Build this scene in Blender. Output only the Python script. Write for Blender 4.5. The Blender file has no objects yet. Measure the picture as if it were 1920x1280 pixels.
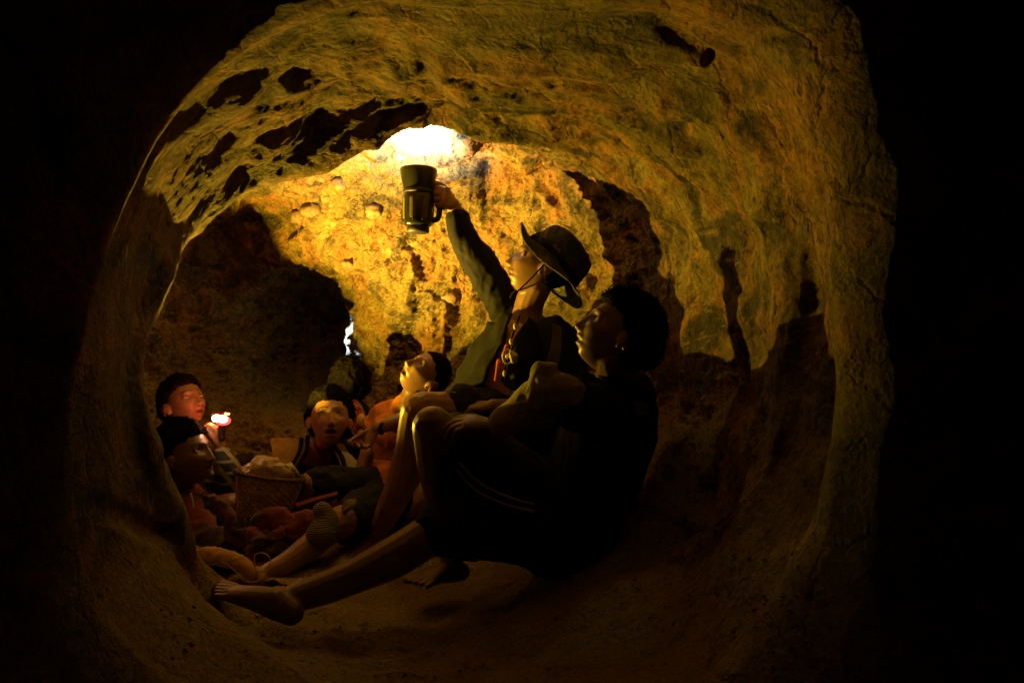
import bpy, bmesh, math, random
import numpy as np
from mathutils import Vector, Matrix

random.seed(7)
rng = np.random.default_rng(11)
S = bpy.context.scene
COL = S.collection

# ------------------------------------------------------------------ camera, world, lights, exposure
FPX = 1300.0                     # focal length in photo pixels (photo is 1920 wide)
CAMZ = 0.75
cam_d = bpy.data.cameras.new('camera')
cam_d.lens = 36.0 * FPX / 1920.0
cam_d.sensor_width = 36.0
cam_d.clip_start = 0.02
cam_d.clip_end = 60.0
cam = bpy.data.objects.new('camera', cam_d)
cam.location = (0, 0, CAMZ)
cam.rotation_euler = (math.radians(90), 0, 0)
COL.objects.link(cam)
S.camera = cam

w = bpy.data.worlds.new('World')
S.world = w
w.use_nodes = True
nt = w.node_tree
bg = nt.nodes['Background']
sky = nt.nodes.new('ShaderNodeTexSky')
sky.sky_type = 'NISHITA'
sky.sun_disc = False
sky.sun_elevation = math.radians(-6)
sky.sun_rotation = math.radians(200)
nt.links.new(sky.outputs[0], bg.inputs[0])
bg.inputs[1].default_value = 0.05

S.view_settings.view_transform = 'Standard'
S.view_settings.look = 'None'
S.view_settings.exposure = 0.4
S.view_settings.gamma = 1.0
S.view_settings.use_curve_mapping = False
S.cycles.max_bounces = 8
S.cycles.diffuse_bounces = 6
S.cycles.glossy_bounces = 3
S.cycles.use_denoising = True
S.cycles.sample_clamp_indirect = 6.0
S.cycles.caustics_reflective = False
S.cycles.caustics_refractive = False


def P(px, py, Y):
    """a point seen in the photograph, Y metres away from the camera"""
    return Vector(((px - 960.0) / FPX * Y, Y, CAMZ - (py - 640.0) / FPX * Y))


def lamp(name, kind, loc, aim, energy, color, **kw):
    d = bpy.data.lights.new(name, kind)
    d.energy = energy
    d.color = color
    for k, v in kw.items():
        setattr(d, k, v)
    o = bpy.data.objects.new(name, d)
    o.location = loc
    if aim is not None:
        o.rotation_euler = Vector(aim).to_track_quat('-Z', 'Y').to_euler()
    COL.objects.link(o)
    return o


TORCH = P(413, 782, 2.42)          # the small torch in the boy's fist
TORCH_AXIS = Vector((0.80, 0.04, 0.60)).normalized()
lamp('torch_light', 'SPOT', TORCH + Vector((0.004, -0.004, 0.006)), TORCH_AXIS, 125.0, (1.0, 0.60, 0.035),
     spot_size=math.radians(141), spot_blend=0.08, shadow_soft_size=0.006)
lamp('torch_beam', 'SPOT', TORCH + Vector((0.004, -0.004, 0.006)), P(735, 330, 2.75) - TORCH, 370.0, (1.0, 0.54, 0.07),
     spot_size=math.radians(84), spot_blend=1.0, shadow_soft_size=0.006)
LANTERN = P(785, 322, 2.40)        # mouth of the big lantern held up to the ceiling
lamp('lantern_light', 'SPOT', LANTERN + Vector((0, 0, 0.012)), (-0.15, 0.55, 0.82), 95.0, (0.58, 0.78, 1.0),
     spot_size=math.radians(125), spot_blend=0.95, shadow_soft_size=0.03)
lamp('torch_red_glow', 'POINT', P(399, 778, 2.43), None, 0.85, (1.0, 0.20, 0.05), shadow_soft_size=0.012)
lamp('passage_light', 'SPOT', P(600, 640, 3.85), (0.91, -0.46, 0.06), 45, (0.72, 0.86, 1.0),
     spot_size=math.radians(56), spot_blend=0.7, shadow_soft_size=0.02)  # unseen cool lamp, added to light the pale passage wall; source guessed


# ------------------------------------------------------------------ noise
def _hash(ix, iy, iz, seed):
    h = (ix * 374761393 + iy * 668265263 + iz * 1440670441 + seed * 1274126177) & 0xFFFFFFFF
    h = ((h ^ (h >> 13)) * 1274126177) & 0xFFFFFFFF
    return ((h ^ (h >> 16)) & 0xFFFF) / 32767.5 - 1.0


def vnoise(p, seed=0):
    i = np.floor(p).astype(np.int64)
    f = p - i
    f = f * f * f * (f * (f * 6 - 15) + 10)
    r = 0
    for dx in (0, 1):
        wx = f[:, 0] if dx else 1 - f[:, 0]
        for dy in (0, 1):
            wy = f[:, 1] if dy else 1 - f[:, 1]
            for dz in (0, 1):
                wz = f[:, 2] if dz else 1 - f[:, 2]
                r = r + wx * wy * wz * _hash(i[:, 0] + dx, i[:, 1] + dy, i[:, 2] + dz, seed)
    return r


def fbm(p, freq, octs=4, gain=0.5, seed=0, ridged=False):
    a, s = 1.0, 0.0
    q = p * freq + 17.3
    for o in range(octs):
        n = vnoise(q, seed + o)
        if ridged:
            n = 1 - 2 * np.abs(n)
        s = s + a * n
        a *= gain
        q = q * 2.03 + 5.1
    return s


# ------------------------------------------------------------------ material helpers
def new_mat(name):
    m = bpy.data.materials.new(name)
    m.use_nodes = True
    n = m.node_tree.nodes
    return m, n, m.node_tree.links, n['Principled BSDF']


def ramp(n, stops):
    r = n.new('ShaderNodeValToRGB')
    e = r.color_ramp.elements
    while len(e) > 1:
        e.remove(e[0])
    e[0].position = stops[0][0]
    e[0].color = (*stops[0][1], 1)
    for pos, c in stops[1:]:
        x = e.new(pos)
        x.color = (*c, 1)
    return r


def noise_node(n, l, scale, detail=6, rough=0.55, vec=None, dist=0.0):
    t = n.new('ShaderNodeTexNoise')
    t.inputs['Scale'].default_value = scale
    t.inputs['Detail'].default_value = detail
    t.inputs['Roughness'].default_value = rough
    t.inputs['Distortion'].default_value = dist
    if vec is not None:
        l.new(vec, t.inputs['Vector'])
    return t


def mixc(n, l, fac, a, b, mode='MIX'):
    m = n.new('ShaderNodeMix')
    m.data_type = 'RGBA'
    m.blend_type = mode
    if isinstance(fac, (int, float)):
        m.inputs['Factor'].default_value = fac
    else:
        l.new(fac, m.inputs['Factor'])
    for v, s in ((a, m.inputs[6]), (b, m.inputs[7])):
        if isinstance(v, tuple):
            s.default_value = (*v, 1)
        else:
            l.new(v, s)
    return m.outputs[2]


def rock_material():
    m, n, l, b = new_mat('cave_rock')
    tc = n.new('ShaderNodeTexCoord')
    v = tc.outputs['Object']
    big = noise_node(n, l, 2.3, 5, 0.6, v, 0.6)
    r1 = ramp(n, [(0.28, (0.075, 0.060, 0.018)), (0.44, (0.175, 0.142, 0.042)), (0.53, (0.26, 0.135, 0.042)), (0.60, (0.215, 0.170, 0.052)), (0.75, (0.34, 0.285, 0.13))])
    l.new(big.outputs[0], r1.inputs[0])
    med = noise_node(n, l, 14, 8, 0.68, v, 0.4)
    r2 = ramp(n, [(0.36, (0.22, 0.21, 0.18)), (0.45, (0.80, 0.78, 0.72)), (0.54, (1.0, 0.97, 0.9)), (0.62, (1.5, 1.42, 1.3))])
    l.new(med.outputs[0], r2.inputs[0])
    c = mixc(n, l, 0.85, r1.outputs[0], r2.outputs[0], 'MULTIPLY')
    # dark lichen / soot patches
    pt = noise_node(n, l, 5.2, 9, 0.66, v, 0.8)
    r3 = ramp(n, [(0.52, (0, 0, 0)), (0.61, (1, 1, 1))])
    l.new(pt.outputs[0], r3.inputs[0])
    c = mixc(n, l, r3.outputs[0], c, (0.045, 0.037, 0.022))
    # fine speckle
    sp = noise_node(n, l, 95, 5, 0.7, v)
    r4 = ramp(n, [(0.36, (0.42, 0.39, 0.33)), (0.5, (1, 1, 1)), (0.66, (1.4, 1.35, 1.25))])
    l.new(sp.outputs[0], r4.inputs[0])
    c = mixc(n, l, 0.8, c, r4.outputs[0], 'MULTIPLY')
    # pits
    vo = n.new('ShaderNodeTexVoronoi')
    vo.inputs['Scale'].default_value = 11
    vo.inputs['Randomness'].default_value = 1
    vw = n.new('ShaderNodeVectorMath'); vw.operation = 'ADD'
    l.new(v, vw.inputs[0])
    nn = noise_node(n, l, 20, 3, 0.6, v)
    sc = n.new('ShaderNodeVectorMath'); sc.operation = 'SCALE'
    sc.inputs['Scale'].default_value = 0.07
    l.new(nn.outputs['Color'], sc.inputs[0]); l.new(sc.outputs[0], vw.inputs[1])
    l.new(vw.outputs[0], vo.inputs['Vector'])
    r5 = ramp(n, [(0.06, (0.25, 0.22, 0.18)), (0.14, (1, 1, 1))])
    l.new(vo.outputs['Distance'], r5.inputs[0])
    c = mixc(n, l, 0.75, c, r5.outputs[0], 'MULTIPLY')
    # upward faces coloured paler, in place of fill light on the floor
    ge = n.new('ShaderNodeNewGeometry'); sx = n.new('ShaderNodeSeparateXYZ'); l.new(ge.outputs['True Normal'], sx.inputs[0])
    dn = noise_node(n, l, 9, 6, 0.65, v, 0.5)
    ad = n.new('ShaderNodeMath'); ad.operation = 'MULTIPLY_ADD'; ad.inputs[1].default_value = 0.7
    l.new(dn.outputs[0], ad.inputs[0]); l.new(sx.outputs[2], ad.inputs[2])
    rf = ramp(n, [(0.50, (0, 0, 0)), (0.95, (1, 1, 1))]); l.new(ad.outputs[0], rf.inputs[0])
    lit_floor = mixc(n, l, med.outputs[0], (0.20, 0.165, 0.058), (0.40, 0.33, 0.125))
    lit_floor = mixc(n, l, 0.6, lit_floor, r4.outputs[0], 'MULTIPLY')
    c = mixc(n, l, rf.outputs[0], c, lit_floor)
    l.new(c, b.inputs['Base Color'])
    b.inputs['Roughness'].default_value = 0.78
    b.inputs['Specular IOR Level'].default_value = 0.35
    b1 = n.new('ShaderNodeBump'); b1.inputs['Strength'].default_value = 1.0; b1.inputs['Distance'].default_value = 0.010
    l.new(sp.outputs[0], b1.inputs['Height'])
    b2 = n.new('ShaderNodeBump'); b2.inputs['Strength'].default_value = 0.8; b2.inputs['Distance'].default_value = 0.035
    l.new(med.outputs[0], b2.inputs['Height']); l.new(b1.outputs[0], b2.inputs['Normal'])
    b3 = n.new('ShaderNodeBump'); b3.inputs['Strength'].default_value = 0.5; b3.inputs['Distance'].default_value = 0.02
    l.new(r5.outputs[0], b3.inputs['Height']); l.new(b2.outputs[0], b3.inputs['Normal'])
    ve = n.new('ShaderNodeTexVoronoi'); ve.feature = 'DISTANCE_TO_EDGE'; ve.inputs['Scale'].default_value = 7
    l.new(vw.outputs[0], ve.inputs['Vector'])
    r6 = ramp(n, [(0.0, (0, 0, 0)), (0.05, (1, 1, 1))]); l.new(ve.outputs['Distance'], r6.inputs[0])
    b4 = n.new('ShaderNodeBump'); b4.inputs['Strength'].default_value = 0.45; b4.inputs['Distance'].default_value = 0.012
    l.new(r6.outputs[0], b4.inputs['Height']); l.new(b3.outputs[0], b4.inputs['Normal'])
    l.new(b4.outputs[0], b.inputs['Normal'])
    return m


ROCK = rock_material()


def mesh_from(name, verts, faces, mat, parent=None, smooth=True):
    me = bpy.data.meshes.new(name)
    me.from_pydata([], [], []) if False else None
    verts = np.asarray(verts, dtype=np.float64)
    faces = np.asarray(faces, dtype=np.int64)
    k = faces.shape[1]
    me.vertices.add(len(verts)); me.vertices.foreach_set('co', verts.ravel())
    me.loops.add(faces.size); me.loops.foreach_set('vertex_index', faces.ravel())
    me.polygons.add(len(faces))
    me.polygons.foreach_set('loop_start', np.arange(0, faces.size, k))
    me.polygons.foreach_set('loop_total', np.full(len(faces), k))
    me.update(calc_edges=True)
    me.validate()
    if smooth:
        me.polygons.foreach_set('use_smooth', np.ones(len(me.polygons), dtype=bool))
    if mat:
        me.materials.append(mat)
    o = bpy.data.objects.new(name, me)
    COL.objects.link(o)
    if parent:
        o.parent = parent
        o.matrix_parent_inverse = Matrix.Translation(-parent.location)
    return o


# ------------------------------------------------------------------ the cave: rings of control points lofted into a tunnel and a chamber
RINGS = [
    # behind the camera, a wide dark hollow
    [(0.2 + 1.5 * math.cos(math.radians(20 * k)) - 0.2, -1.0, 0.75 + 1.3 * math.sin(math.radians(20 * k))) for k in range(18)],
    [((1.0 if 5 < k < 14 else 1.2) * math.cos(math.radians(20 * k)), 0.40, 0.75 + (0.98 if 6 < k < 17 else 1.12) * math.sin(math.radians(20 * k))) for k in range(18)],
    # tunnel mouth: the edge seen as the black outline on the right
    [(1672, 600, .92), (1658, 400, .92), (1600, 190, .92), (1470, -20, .92), (1180, -130, .95), (860, -160, .97), (560, -100, .97), (320, 60, .97), (150, 320, .93),
     (60, 600, .88), (40, 850, .88), (90, 1180, .88), (330, 1450, .9), (700, 1530, .9), (1050, 1520, .9), (1370, 1420, .9), (1590, 1180, .92), (1665, 850, .92)],
    [(1605, 600, 1.08), (1588, 410, 1.08), (1525, 230, 1.1), (1385, 60, 1.13), (1110, 0, 1.15), (860, -10, 1.15), (590, 20, 1.15), (370, 150, 1.12), (220, 360, 1.05),
     (140, 610, .98), (120, 850, .98), (180, 1130, 1.0), (430, 1340, 1.05), (720, 1410, 1.08), (1020, 1390, 1.08), (1290, 1270, 1.08), (1460, 1080, 1.08), (1590, 840, 1.08)],
    # ridge on the right
    [(1462, 620, 1.28), (1455, 430, 1.3), (1405, 290, 1.32), (1280, 180, 1.4), (1060, 130, 1.45), (850, 105, 1.45), (610, 135, 1.42), (410, 260, 1.32), (280, 410, 1.2),
     (205, 640, 1.10), (195, 860, 1.10), (250, 1070, 1.15), (460, 1230, 1.25), (730, 1290, 1.3), (1000, 1270, 1.3), (1220, 1165, 1.3), (1370, 1010, 1.3), (1435, 820, 1.3)],
    [(1385, 630, 1.6), (1355, 450, 1.65), (1290, 320, 1.65), (1165, 222, 1.7), (980, 180, 1.72), (820, 170, 1.7), (620, 220, 1.66), (425, 330, 1.52), (310, 480, 1.36),
     (248, 670, 1.24), (245, 865, 1.24), (300, 1040, 1.34), (440, 1160, 1.5), (700, 1220, 1.55), (940, 1200, 1.55), (1150, 1100, 1.55), (1290, 960, 1.58), (1360, 800, 1.6)],
    # inner rim
    [(1245, 640, 2.38), (1236, 500, 2.36), (1200, 390, 2.34), (1095, 300, 2.28), (895, 246, 2.05), (765, 225, 1.92), (615, 285, 1.86), (415, 385, 1.72), (325, 535, 1.54),
     (280, 700, 1.42), (284, 860, 1.42), (340, 1010, 1.56), (425, 1105, 1.72), (650, 1150, 1.8), (860, 1130, 1.85), (1020, 1050, 1.95), (1150, 900, 2.2), (1232, 770, 2.36)],
    # chamber opens to the left
    [(1175, 640, 2.64), (1162, 480, 2.64), (1115, 355, 2.62), (1000, 265, 2.5), (880, 215, 2.35), (740, 205, 2.3), (540, 205, 2.3), (310, 270, 2.25), (180, 450, 2.2),
     (140, 700, 2.2), (150, 900, 2.2), (220, 1050, 2.15), (400, 1090, 2.15), (600, 1080, 2.2), (820, 1060, 2.3), (950, 1010, 2.4), (1050, 880, 2.5), (1100, 760, 2.6)],
    [(1105, 640, 2.85), (1085, 490, 2.85), (1020, 380, 2.85), (935, 305, 2.8), (850, 270, 2.65), (740, 280, 2.7), (570, 310, 2.75), (390, 365, 2.8), (290, 480, 2.85),
     (250, 660, 2.85), (260, 800, 2.8), (320, 930, 2.7), (450, 980, 2.6), (600, 990, 2.6), (780, 970, 2.65), (880, 930, 2.7), (990, 840, 2.8), (1060, 760, 2.85)],
    [(885, 620, 3.08), (880, 520, 3.08), (850, 440, 3.05), (800, 385, 3.0), (730, 355, 2.95), (640, 355, 3.0), (535, 385, 3.1), (430, 425, 3.3), (370, 520, 3.4),
     (345, 660, 3.4), (355, 770, 3.3), (410, 850, 3.2), (500, 890, 3.1), (600, 900, 3.05), (700, 890, 3.0), (780, 850, 3.0), (850, 790, 3.05), (880, 710, 3.08)],
    # the edge of the side passage
    [(742, 640, 3.12), (736, 580, 3.12), (710, 540, 3.12), (665, 508, 3.15), (612, 488, 3.2), (570, 480, 3.25), (525, 485, 3.4), (480, 510, 3.55), (440, 570, 3.7),
     (425, 660, 3.7), (440, 730, 3.6), (480, 780, 3.45), (535, 805, 3.4), (590, 815, 3.35), (635, 805, 3.25), (675, 780, 3.2), (732, 740, 3.12), (742, 690, 3.12)],
    [(682, 640, 3.6), (676, 585, 3.6), (662, 550, 3.6), (640, 524, 3.7), (612, 505, 3.75), (575, 500, 3.8), (540, 510, 3.85), (505, 540, 3.9), (490, 590, 4.0),
     (480, 650, 4.0), (490, 710, 4.0), (515, 750, 3.9), (550, 770, 3.85), (590, 780, 3.8), (630, 775, 3.8), (670, 750, 3.75), (682, 715, 3.7), (676, 680, 3.7)],
    [(645, 645, 4.3), (642, 620, 4.3), (645, 600, 4.3), (632, 590, 4.3), (615, 583, 4.3), (600, 582, 4.35), (585, 588, 4.4), (572, 600, 4.4), (565, 620, 4.45),
     (562, 645, 4.45), (565, 670, 4.45), (575, 690, 4.4), (587, 700, 4.4), (602, 705, 4.35), (620, 703, 4.3), (638, 695, 4.3), (650, 680, 4.3), (658, 662, 4.3)],
    [(612, 645, 4.5)] * 18,
]


def catmull(ctrl, t, closed):
    """ctrl (n, ...), t in 0..n(-1)"""
    n = len(ctrl)
    i = np.floor(t).astype(int)
    if not closed:
        i = np.clip(i, 0, n - 2)
    f = t - i
    idx = [i - 1, i, i + 1, i + 2]
    idx = [(j % n) if closed else np.clip(j, 0, n - 1) for j in idx]
    p0, p1, p2, p3 = (ctrl[j] for j in idx)
    f = f.reshape((-1,) + (1,) * (ctrl.ndim - 1))
    return 0.5 * ((2 * p1) + (-p0 + p2) * f + (2 * p0 - 5 * p1 + 4 * p2 - p3) * f ** 2 + (-p0 + 3 * p1 - 3 * p2 + p3) * f ** 3)


def cave_point(p):
    return np.array(P(*p))


ctrl = np.array([[list(q) for q in ring] if ri < 2 else [list(P(*q)) for q in ring] for ri, ring in enumerate(RINGS)])
NU, NV = 900, 620
tv = np.concatenate([np.linspace(0, 2, 30, endpoint=False), np.linspace(2, len(RINGS) - 1, NV - 30)])
tu = np.linspace(0, 18, NU, endpoint=False)
g = catmull(ctrl, tv, False)                                   # (NV,18,3)
g = np.transpose(catmull(np.transpose(g, (1, 0, 2)), tu, True), (1, 0, 2))   # (NV,NU,3)
du = np.roll(g, -1, 1) - np.roll(g, 1, 1)
dv = np.gradient(g, axis=0)
nrm = np.cross(du, dv)
nrm /= np.linalg.norm(nrm, axis=2, keepdims=True) + 1e-9
cen = g.mean(axis=1, keepdims=True)
sgn = np.sign((nrm * (cen - g)).sum(2, keepdims=True).mean())
nrm *= sgn                                                      # points into the hollow
pts = g.reshape(-1, 3)
nn_ = nrm.reshape(-1, 3)
# slanted strata: stretch the noise along the tunnel, tilted
A = np.array([[1.0, -0.25, 0.35], [0.15, 0.45, 0.10], [-0.45, 0.15, 1.0]])
q = pts @ A.T
ang = (tu / 18 * 2 * np.pi)[None, :].repeat(NV, 0).ravel()
arc = pts[:, 1]
rough0 = np.clip((pts[:, 1] - 2.0) / 0.4, 0, 1)
# grooves that run round the tunnel, warped so that they split and merge
qc = np.stack([np.cos(ang) * 0.62, np.sin(ang) * 0.62, arc * 2.6], 1)
qc = qc + 0.16 * np.stack([vnoise(pts * 2.1, 61), vnoise(pts * 2.1, 62), vnoise(pts * 2.1, 63)], 1)
near = np.clip((pts[:, 1] - 0.7) / 1.0, 0.25, 1.0) * (0.4 + 0.6 * np.clip((pts[:, 0] + 0.75) / 0.4 + rough0, 0, 1))
d = 0.040 * fbm(pts, 1.9, 3, 0.5, 3)
d += 0.016 * fbm(qc * np.array([1, 1, 0.7]), 1.5, 2, 0.5, 5, True)
d += 0.018 * fbm(qc, 2.2, 3, 0.5, 9, True) * (0.7 + 0.5 * vnoise(pts * 1.7, 31)) * (0.45 + 0.55 * np.clip((pts[:, 0] + 0.75) / 0.4, 0, 1))
d += 0.008 * fbm(qc * np.array([1, 1, 0.6]), 7.0, 3, 0.5, 15) * near
d += 0.007 * fbm(pts, 13, 4, 0.55, 18) * near
d += 0.008 * fbm(q, 12, 3, 0.5, 21) * near
d += 0.0022 * fbm(pts, 55, 3, 0.6, 41) * near
rough = np.clip((pts[:, 1] - 2.1) / 0.6, 0, 1)
d += 0.010 * fbm(pts, 22, 3, 0.6, 71, True) * rough
d += 0.022 * np.tanh(4 * (fbm(pts, 6.5, 2, 0.5, 77) - 0.25)) * rough
pit = fbm(qc, 5.0, 2, 0.5, 55)
d -= 0.030 * np.clip(pit - 0.6, 0, 1) ** 0.8 * near
# scooped hollows and standing ribs of the tunnel roof, each where the rock has it
PX = 960 + pts[:, 0] / np.maximum(pts[:, 1], 0.3) * FPX
PY = 640 - (pts[:, 2] - CAMZ) / np.maximum(pts[:, 1], 0.3) * FPX
tun = (pts[:, 1] > 0.9) & (pts[:, 1] < 2.35)
wx_ = 14 * vnoise(pts * 9, 91); wy_ = 10 * vnoise(pts * 9, 92)
for (cx, cy, rx, ry, an, dp) in [(838, 196, 46, 20, -22, .035), (950, 196, 62, 20, 14, .035), (1065, 215, 40, 14, 30, .02), (1300, 45, 90, 14, 32, .016), (1428, 72, 40, 13, -6, .028), (1345, 85, 16, 9, 60, .02),
                                 (575, 222, 110, 13, -24, .014), (455, 125, 60, 14, -30, .008), (1330, 235, 60, 22, 50, .03), (1180, 120, 70, 18, 6, .02),
                                 (1400, 700, 30, 90, 8, .03), (1520, 560, 22, 70, 5, .02), (1240, 1010, 60, 20, -40, .025), (1310, 930, 50, 16, -45, .02), (240, 980, 90, 24, 25, .02)]:
    a_ = math.radians(an)
    ux = (PX + wx_ - cx) * math.cos(a_) + (PY + wy_ - cy) * math.sin(a_)
    uy = -(PX + wx_ - cx) * math.sin(a_) + (PY + wy_ - cy) * math.cos(a_)
    d -= dp * np.exp(-((ux / rx) ** 2 + (uy / ry) ** 2) ** 1.5) * tun
for (x0, y0, x1, y1, wd, hh) in [(1345, 165, 1425, 240, 22, .016), (1425, 240, 1458, 400, 22, .020), (1458, 400, 1448, 600, 22, .020), (1260, 150, 1330, 225, 14, .015), (1330, 225, 1375, 275, 12, .014),
                                 (520, 150, 650, 118, 18, .018), (650, 118, 760, 78, 16, .016), (820, 90, 940, 155, 20, .018), (330, 250, 480, 160, 24, .010), (430, 330, 560, 245, 22, .008)]:
    vx, vy = x1 - x0, y1 - y0
    L2 = vx * vx + vy * vy
    tt = np.clip(((PX + wx_ - x0) * vx + (PY + wy_ - y0) * vy) / L2, 0, 1)
    dd = ((PX + wx_ - x0 - tt * vx) ** 2 + (PY + wy_ - y0 - tt * vy) ** 2)
    d += hh * np.exp(-dd / wd ** 2) * tun
mouth = 0.25 + 0.75 * np.clip((pts[:, 1] - 0.95) / 0.45, 0, 1)
pts = pts + nn_ * (d * mouth)[:, None]
# the trodden floor is smoother and flatter
fi = np.arange(NV - 1)[:, None] * NU + np.arange(NU)[None, :]
fj = np.arange(NV - 1)[:, None] * NU + (np.arange(NU)[None, :] + 1) % NU
faces = np.stack([fi, fj, fj + NU, fi + NU], axis=2).reshape(-1, 4)
if sgn > 0:
    faces = faces[:, ::-1]
cave = mesh_from('cave_wall', pts, faces, ROCK)
cave['kind'] = 'structure'


# ------------------------------------------------------------------ shape helpers: closed pieces that a voxel remesh melts into one skin
def frame(d, side):
    d = Vector(d).normalized()
    s = Vector(side) - d * Vector(side).dot(d)
    if s.length < 1e-4:
        s = d.orthogonal()
    s.normalize()
    return d, s, d.cross(s).normalized()


class Clay:
    def __init__(self):
        self.v, self.f = [], []

    def loft(self, secs, side=(1, 0, 0), seg=16, sq=0.0):
        """secs: list of (point, rx, ry[, side]); rx runs along side. Ends are domed."""
        secs = [(Vector(s[0]), s[1], s[2], Vector(s[3]) if len(s) > 3 else Vector(side)) for s in secs]
        n = len(secs)
        rings = []
        for i, (p, rx, ry, sd) in enumerate(secs):
            a = secs[max(i - 1, 0)][0]
            b = secs[min(i + 1, n - 1)][0]
            d, s, t = frame(b - a, sd)
            if i == 0:
                for k in (80, 50, 22):
                    c, h = math.cos(math.radians(k)), math.sin(math.radians(k))
                    rings.append((p - d * h * min(rx, ry), rx * c, ry * c, s, t))
            rings.append((p, rx, ry, s, t))
            if i == n - 1:
                for k in (22, 50, 80):
                    c, h = math.cos(math.radians(k)), math.sin(math.radians(k))
                    rings.append((p + d * h * min(rx, ry), rx * c, ry * c, s, t))
        base = len(self.v)
        for (p, rx, ry, s, t) in rings:
            for j in range(seg):
                a = 2 * math.pi * j / seg
                self.v.append(tuple(p + s * rx * math.cos(a) + t * ry * math.sin(a)))
        for i in range(len(rings) - 1):
            for j in range(seg):
                a, b = base + i * seg + j, base + i * seg + (j + 1) % seg
                self.f.append((a, b, b + seg, a + seg))
        self.f.append(tuple(base + j for j in reversed(range(seg))))
        self.f.append(tuple(base + (len(rings) - 1) * seg + j for j in range(seg)))
        return self

    def limb(self, pts, rad, seg=14, flat=1.0, side=(0, 0, 1)):
        """smooth tapered tube through points"""
        pp = [Vector(p) for p in pts]
        out = []
        n = len(pp)
        m = 6
        for i in range(n - 1):
            p0, p1, p2, p3 = pp[max(i - 1, 0)], pp[i], pp[i + 1], pp[min(i + 2, n - 1)]
            for k in range(m + (1 if i == n - 2 else 0)):
                f = k / m
                q = 0.5 * ((2 * p1) + (p2 - p0) * f + (2 * p0 - 5 * p1 + 4 * p2 - p3) * f * f + (3 * p1 - p0 - 3 * p2 + p3) * f ** 3)
                r = rad[i] + (rad[i + 1] - rad[i]) * (f * f * (3 - 2 * f))
                out.append((q, r, r * flat))
        return self.loft(out, side, seg)

    def ball(self, c, r, rot=None, seg=18):
        """ellipsoid; r = (rx, ry, rz), rot 3x3"""
        c = Vector(c)
        r = (r, r, r) if isinstance(r, (int, float)) else r
        base = len(self.v)
        m = seg // 2 + 1
        for i in range(m + 1):
            th = math.pi * (i + 0.02) / (m + 0.04)
            for j in range(seg):
                ph = 2 * math.pi * j / seg
                q = Vector((r[0] * math.sin(th) * math.cos(ph), r[1] * math.sin(th) * math.sin(ph), r[2] * math.cos(th)))
                if rot is not None:
                    q = rot @ q
                self.v.append(tuple(c + q))
        for i in range(m):
            for j in range(seg):
                a, b = base + i * seg + j, base + i * seg + (j + 1) % seg
                self.f.append((a, a + seg, b + seg, b))
        self.f.append(tuple(base + j for j in range(seg)))
        self.f.append(tuple(base + m * seg + j for j in reversed(range(seg))))
        return self

    def grid(self, V, closed=True):
        """V (rows, cols, 3) closed sphere-like grid, poles capped"""
        base = len(self.v)
        R, C = V.shape[:2]
        self.v += [tuple(x) for x in V.reshape(-1, 3)]
        for i in range(R - 1):
            for j in range(C):
                a, b = base + i * C + j, base + i * C + (j + 1) % C
                self.f.append((a, a + C, b + C, b))
        self.f.append(tuple(base + j for j in range(C)))
        self.f.append(tuple(base + (R - 1) * C + j for j in reversed(range(C))))
        return self

    def build(self, name, mat, parent=None, voxel=0.005, smooth=2, disp=None, factor=0.5):
        me = bpy.data.meshes.new('clay')
        me.from_pydata(self.v, [], self.f)
        bm = bmesh.new(); bm.from_mesh(me)
        bmesh.ops.recalc_face_normals(bm, faces=bm.faces)
        bm.to_mesh(me); bm.free()
        o = bpy.data.objects.new('clay', me)
        COL.objects.link(o)
        r = o.modifiers.new('r', 'REMESH'); r.mode = 'VOXEL'; r.voxel_size = voxel; r.use_smooth_shade = True
        if smooth:
            s = o.modifiers.new('s', 'SMOOTH'); s.iterations = smooth; s.factor = factor
        dg = bpy.context.evaluated_depsgraph_get()
        dg.update()
        ev = o.evaluated_get(dg)
        nm = bpy.data.meshes.new_from_object(ev)
        bpy.data.objects.remove(o)
        nm.name = name
        if disp is not None:
            n = len(nm.vertices)
            co = np.empty(n * 3); nm.vertices.foreach_get('co', co); co = co.reshape(-1, 3)
            no = np.empty(n * 3); nm.vertex_normals.foreach_get('vector', no); no = no.reshape(-1, 3)
            co = co + no * disp(co)[:, None]
            nm.vertices.foreach_set('co', co.ravel()); nm.update()
        nm.polygons.foreach_set('use_smooth', np.ones(len(nm.polygons), dtype=bool))
        nm.materials.clear()
        nm.materials.append(mat)
        q = bpy.data.objects.new(name, nm)
        COL.objects.link(q)
        if parent:
            q.parent = parent
            q.matrix_parent_inverse = Matrix.Translation(-parent.location)
        return q


def folds(amp=0.006, freq=9, stretch=(1, 1, 0.45), seed=0, fine=0.0):
    st = np.array(stretch)
    def f(co):
        q = co * st
        q = q + 0.05 * np.stack([vnoise(co * 6, seed + 1), vnoise(co * 6, seed + 2), vnoise(co * 6, seed + 3)], 1)
        r = amp * fbm(q, freq, 3, 0.55, seed, True)
        if fine:
            r = r + fine * fbm(co, 70, 2, 0.6, seed + 9)
        return r
    return f


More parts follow.
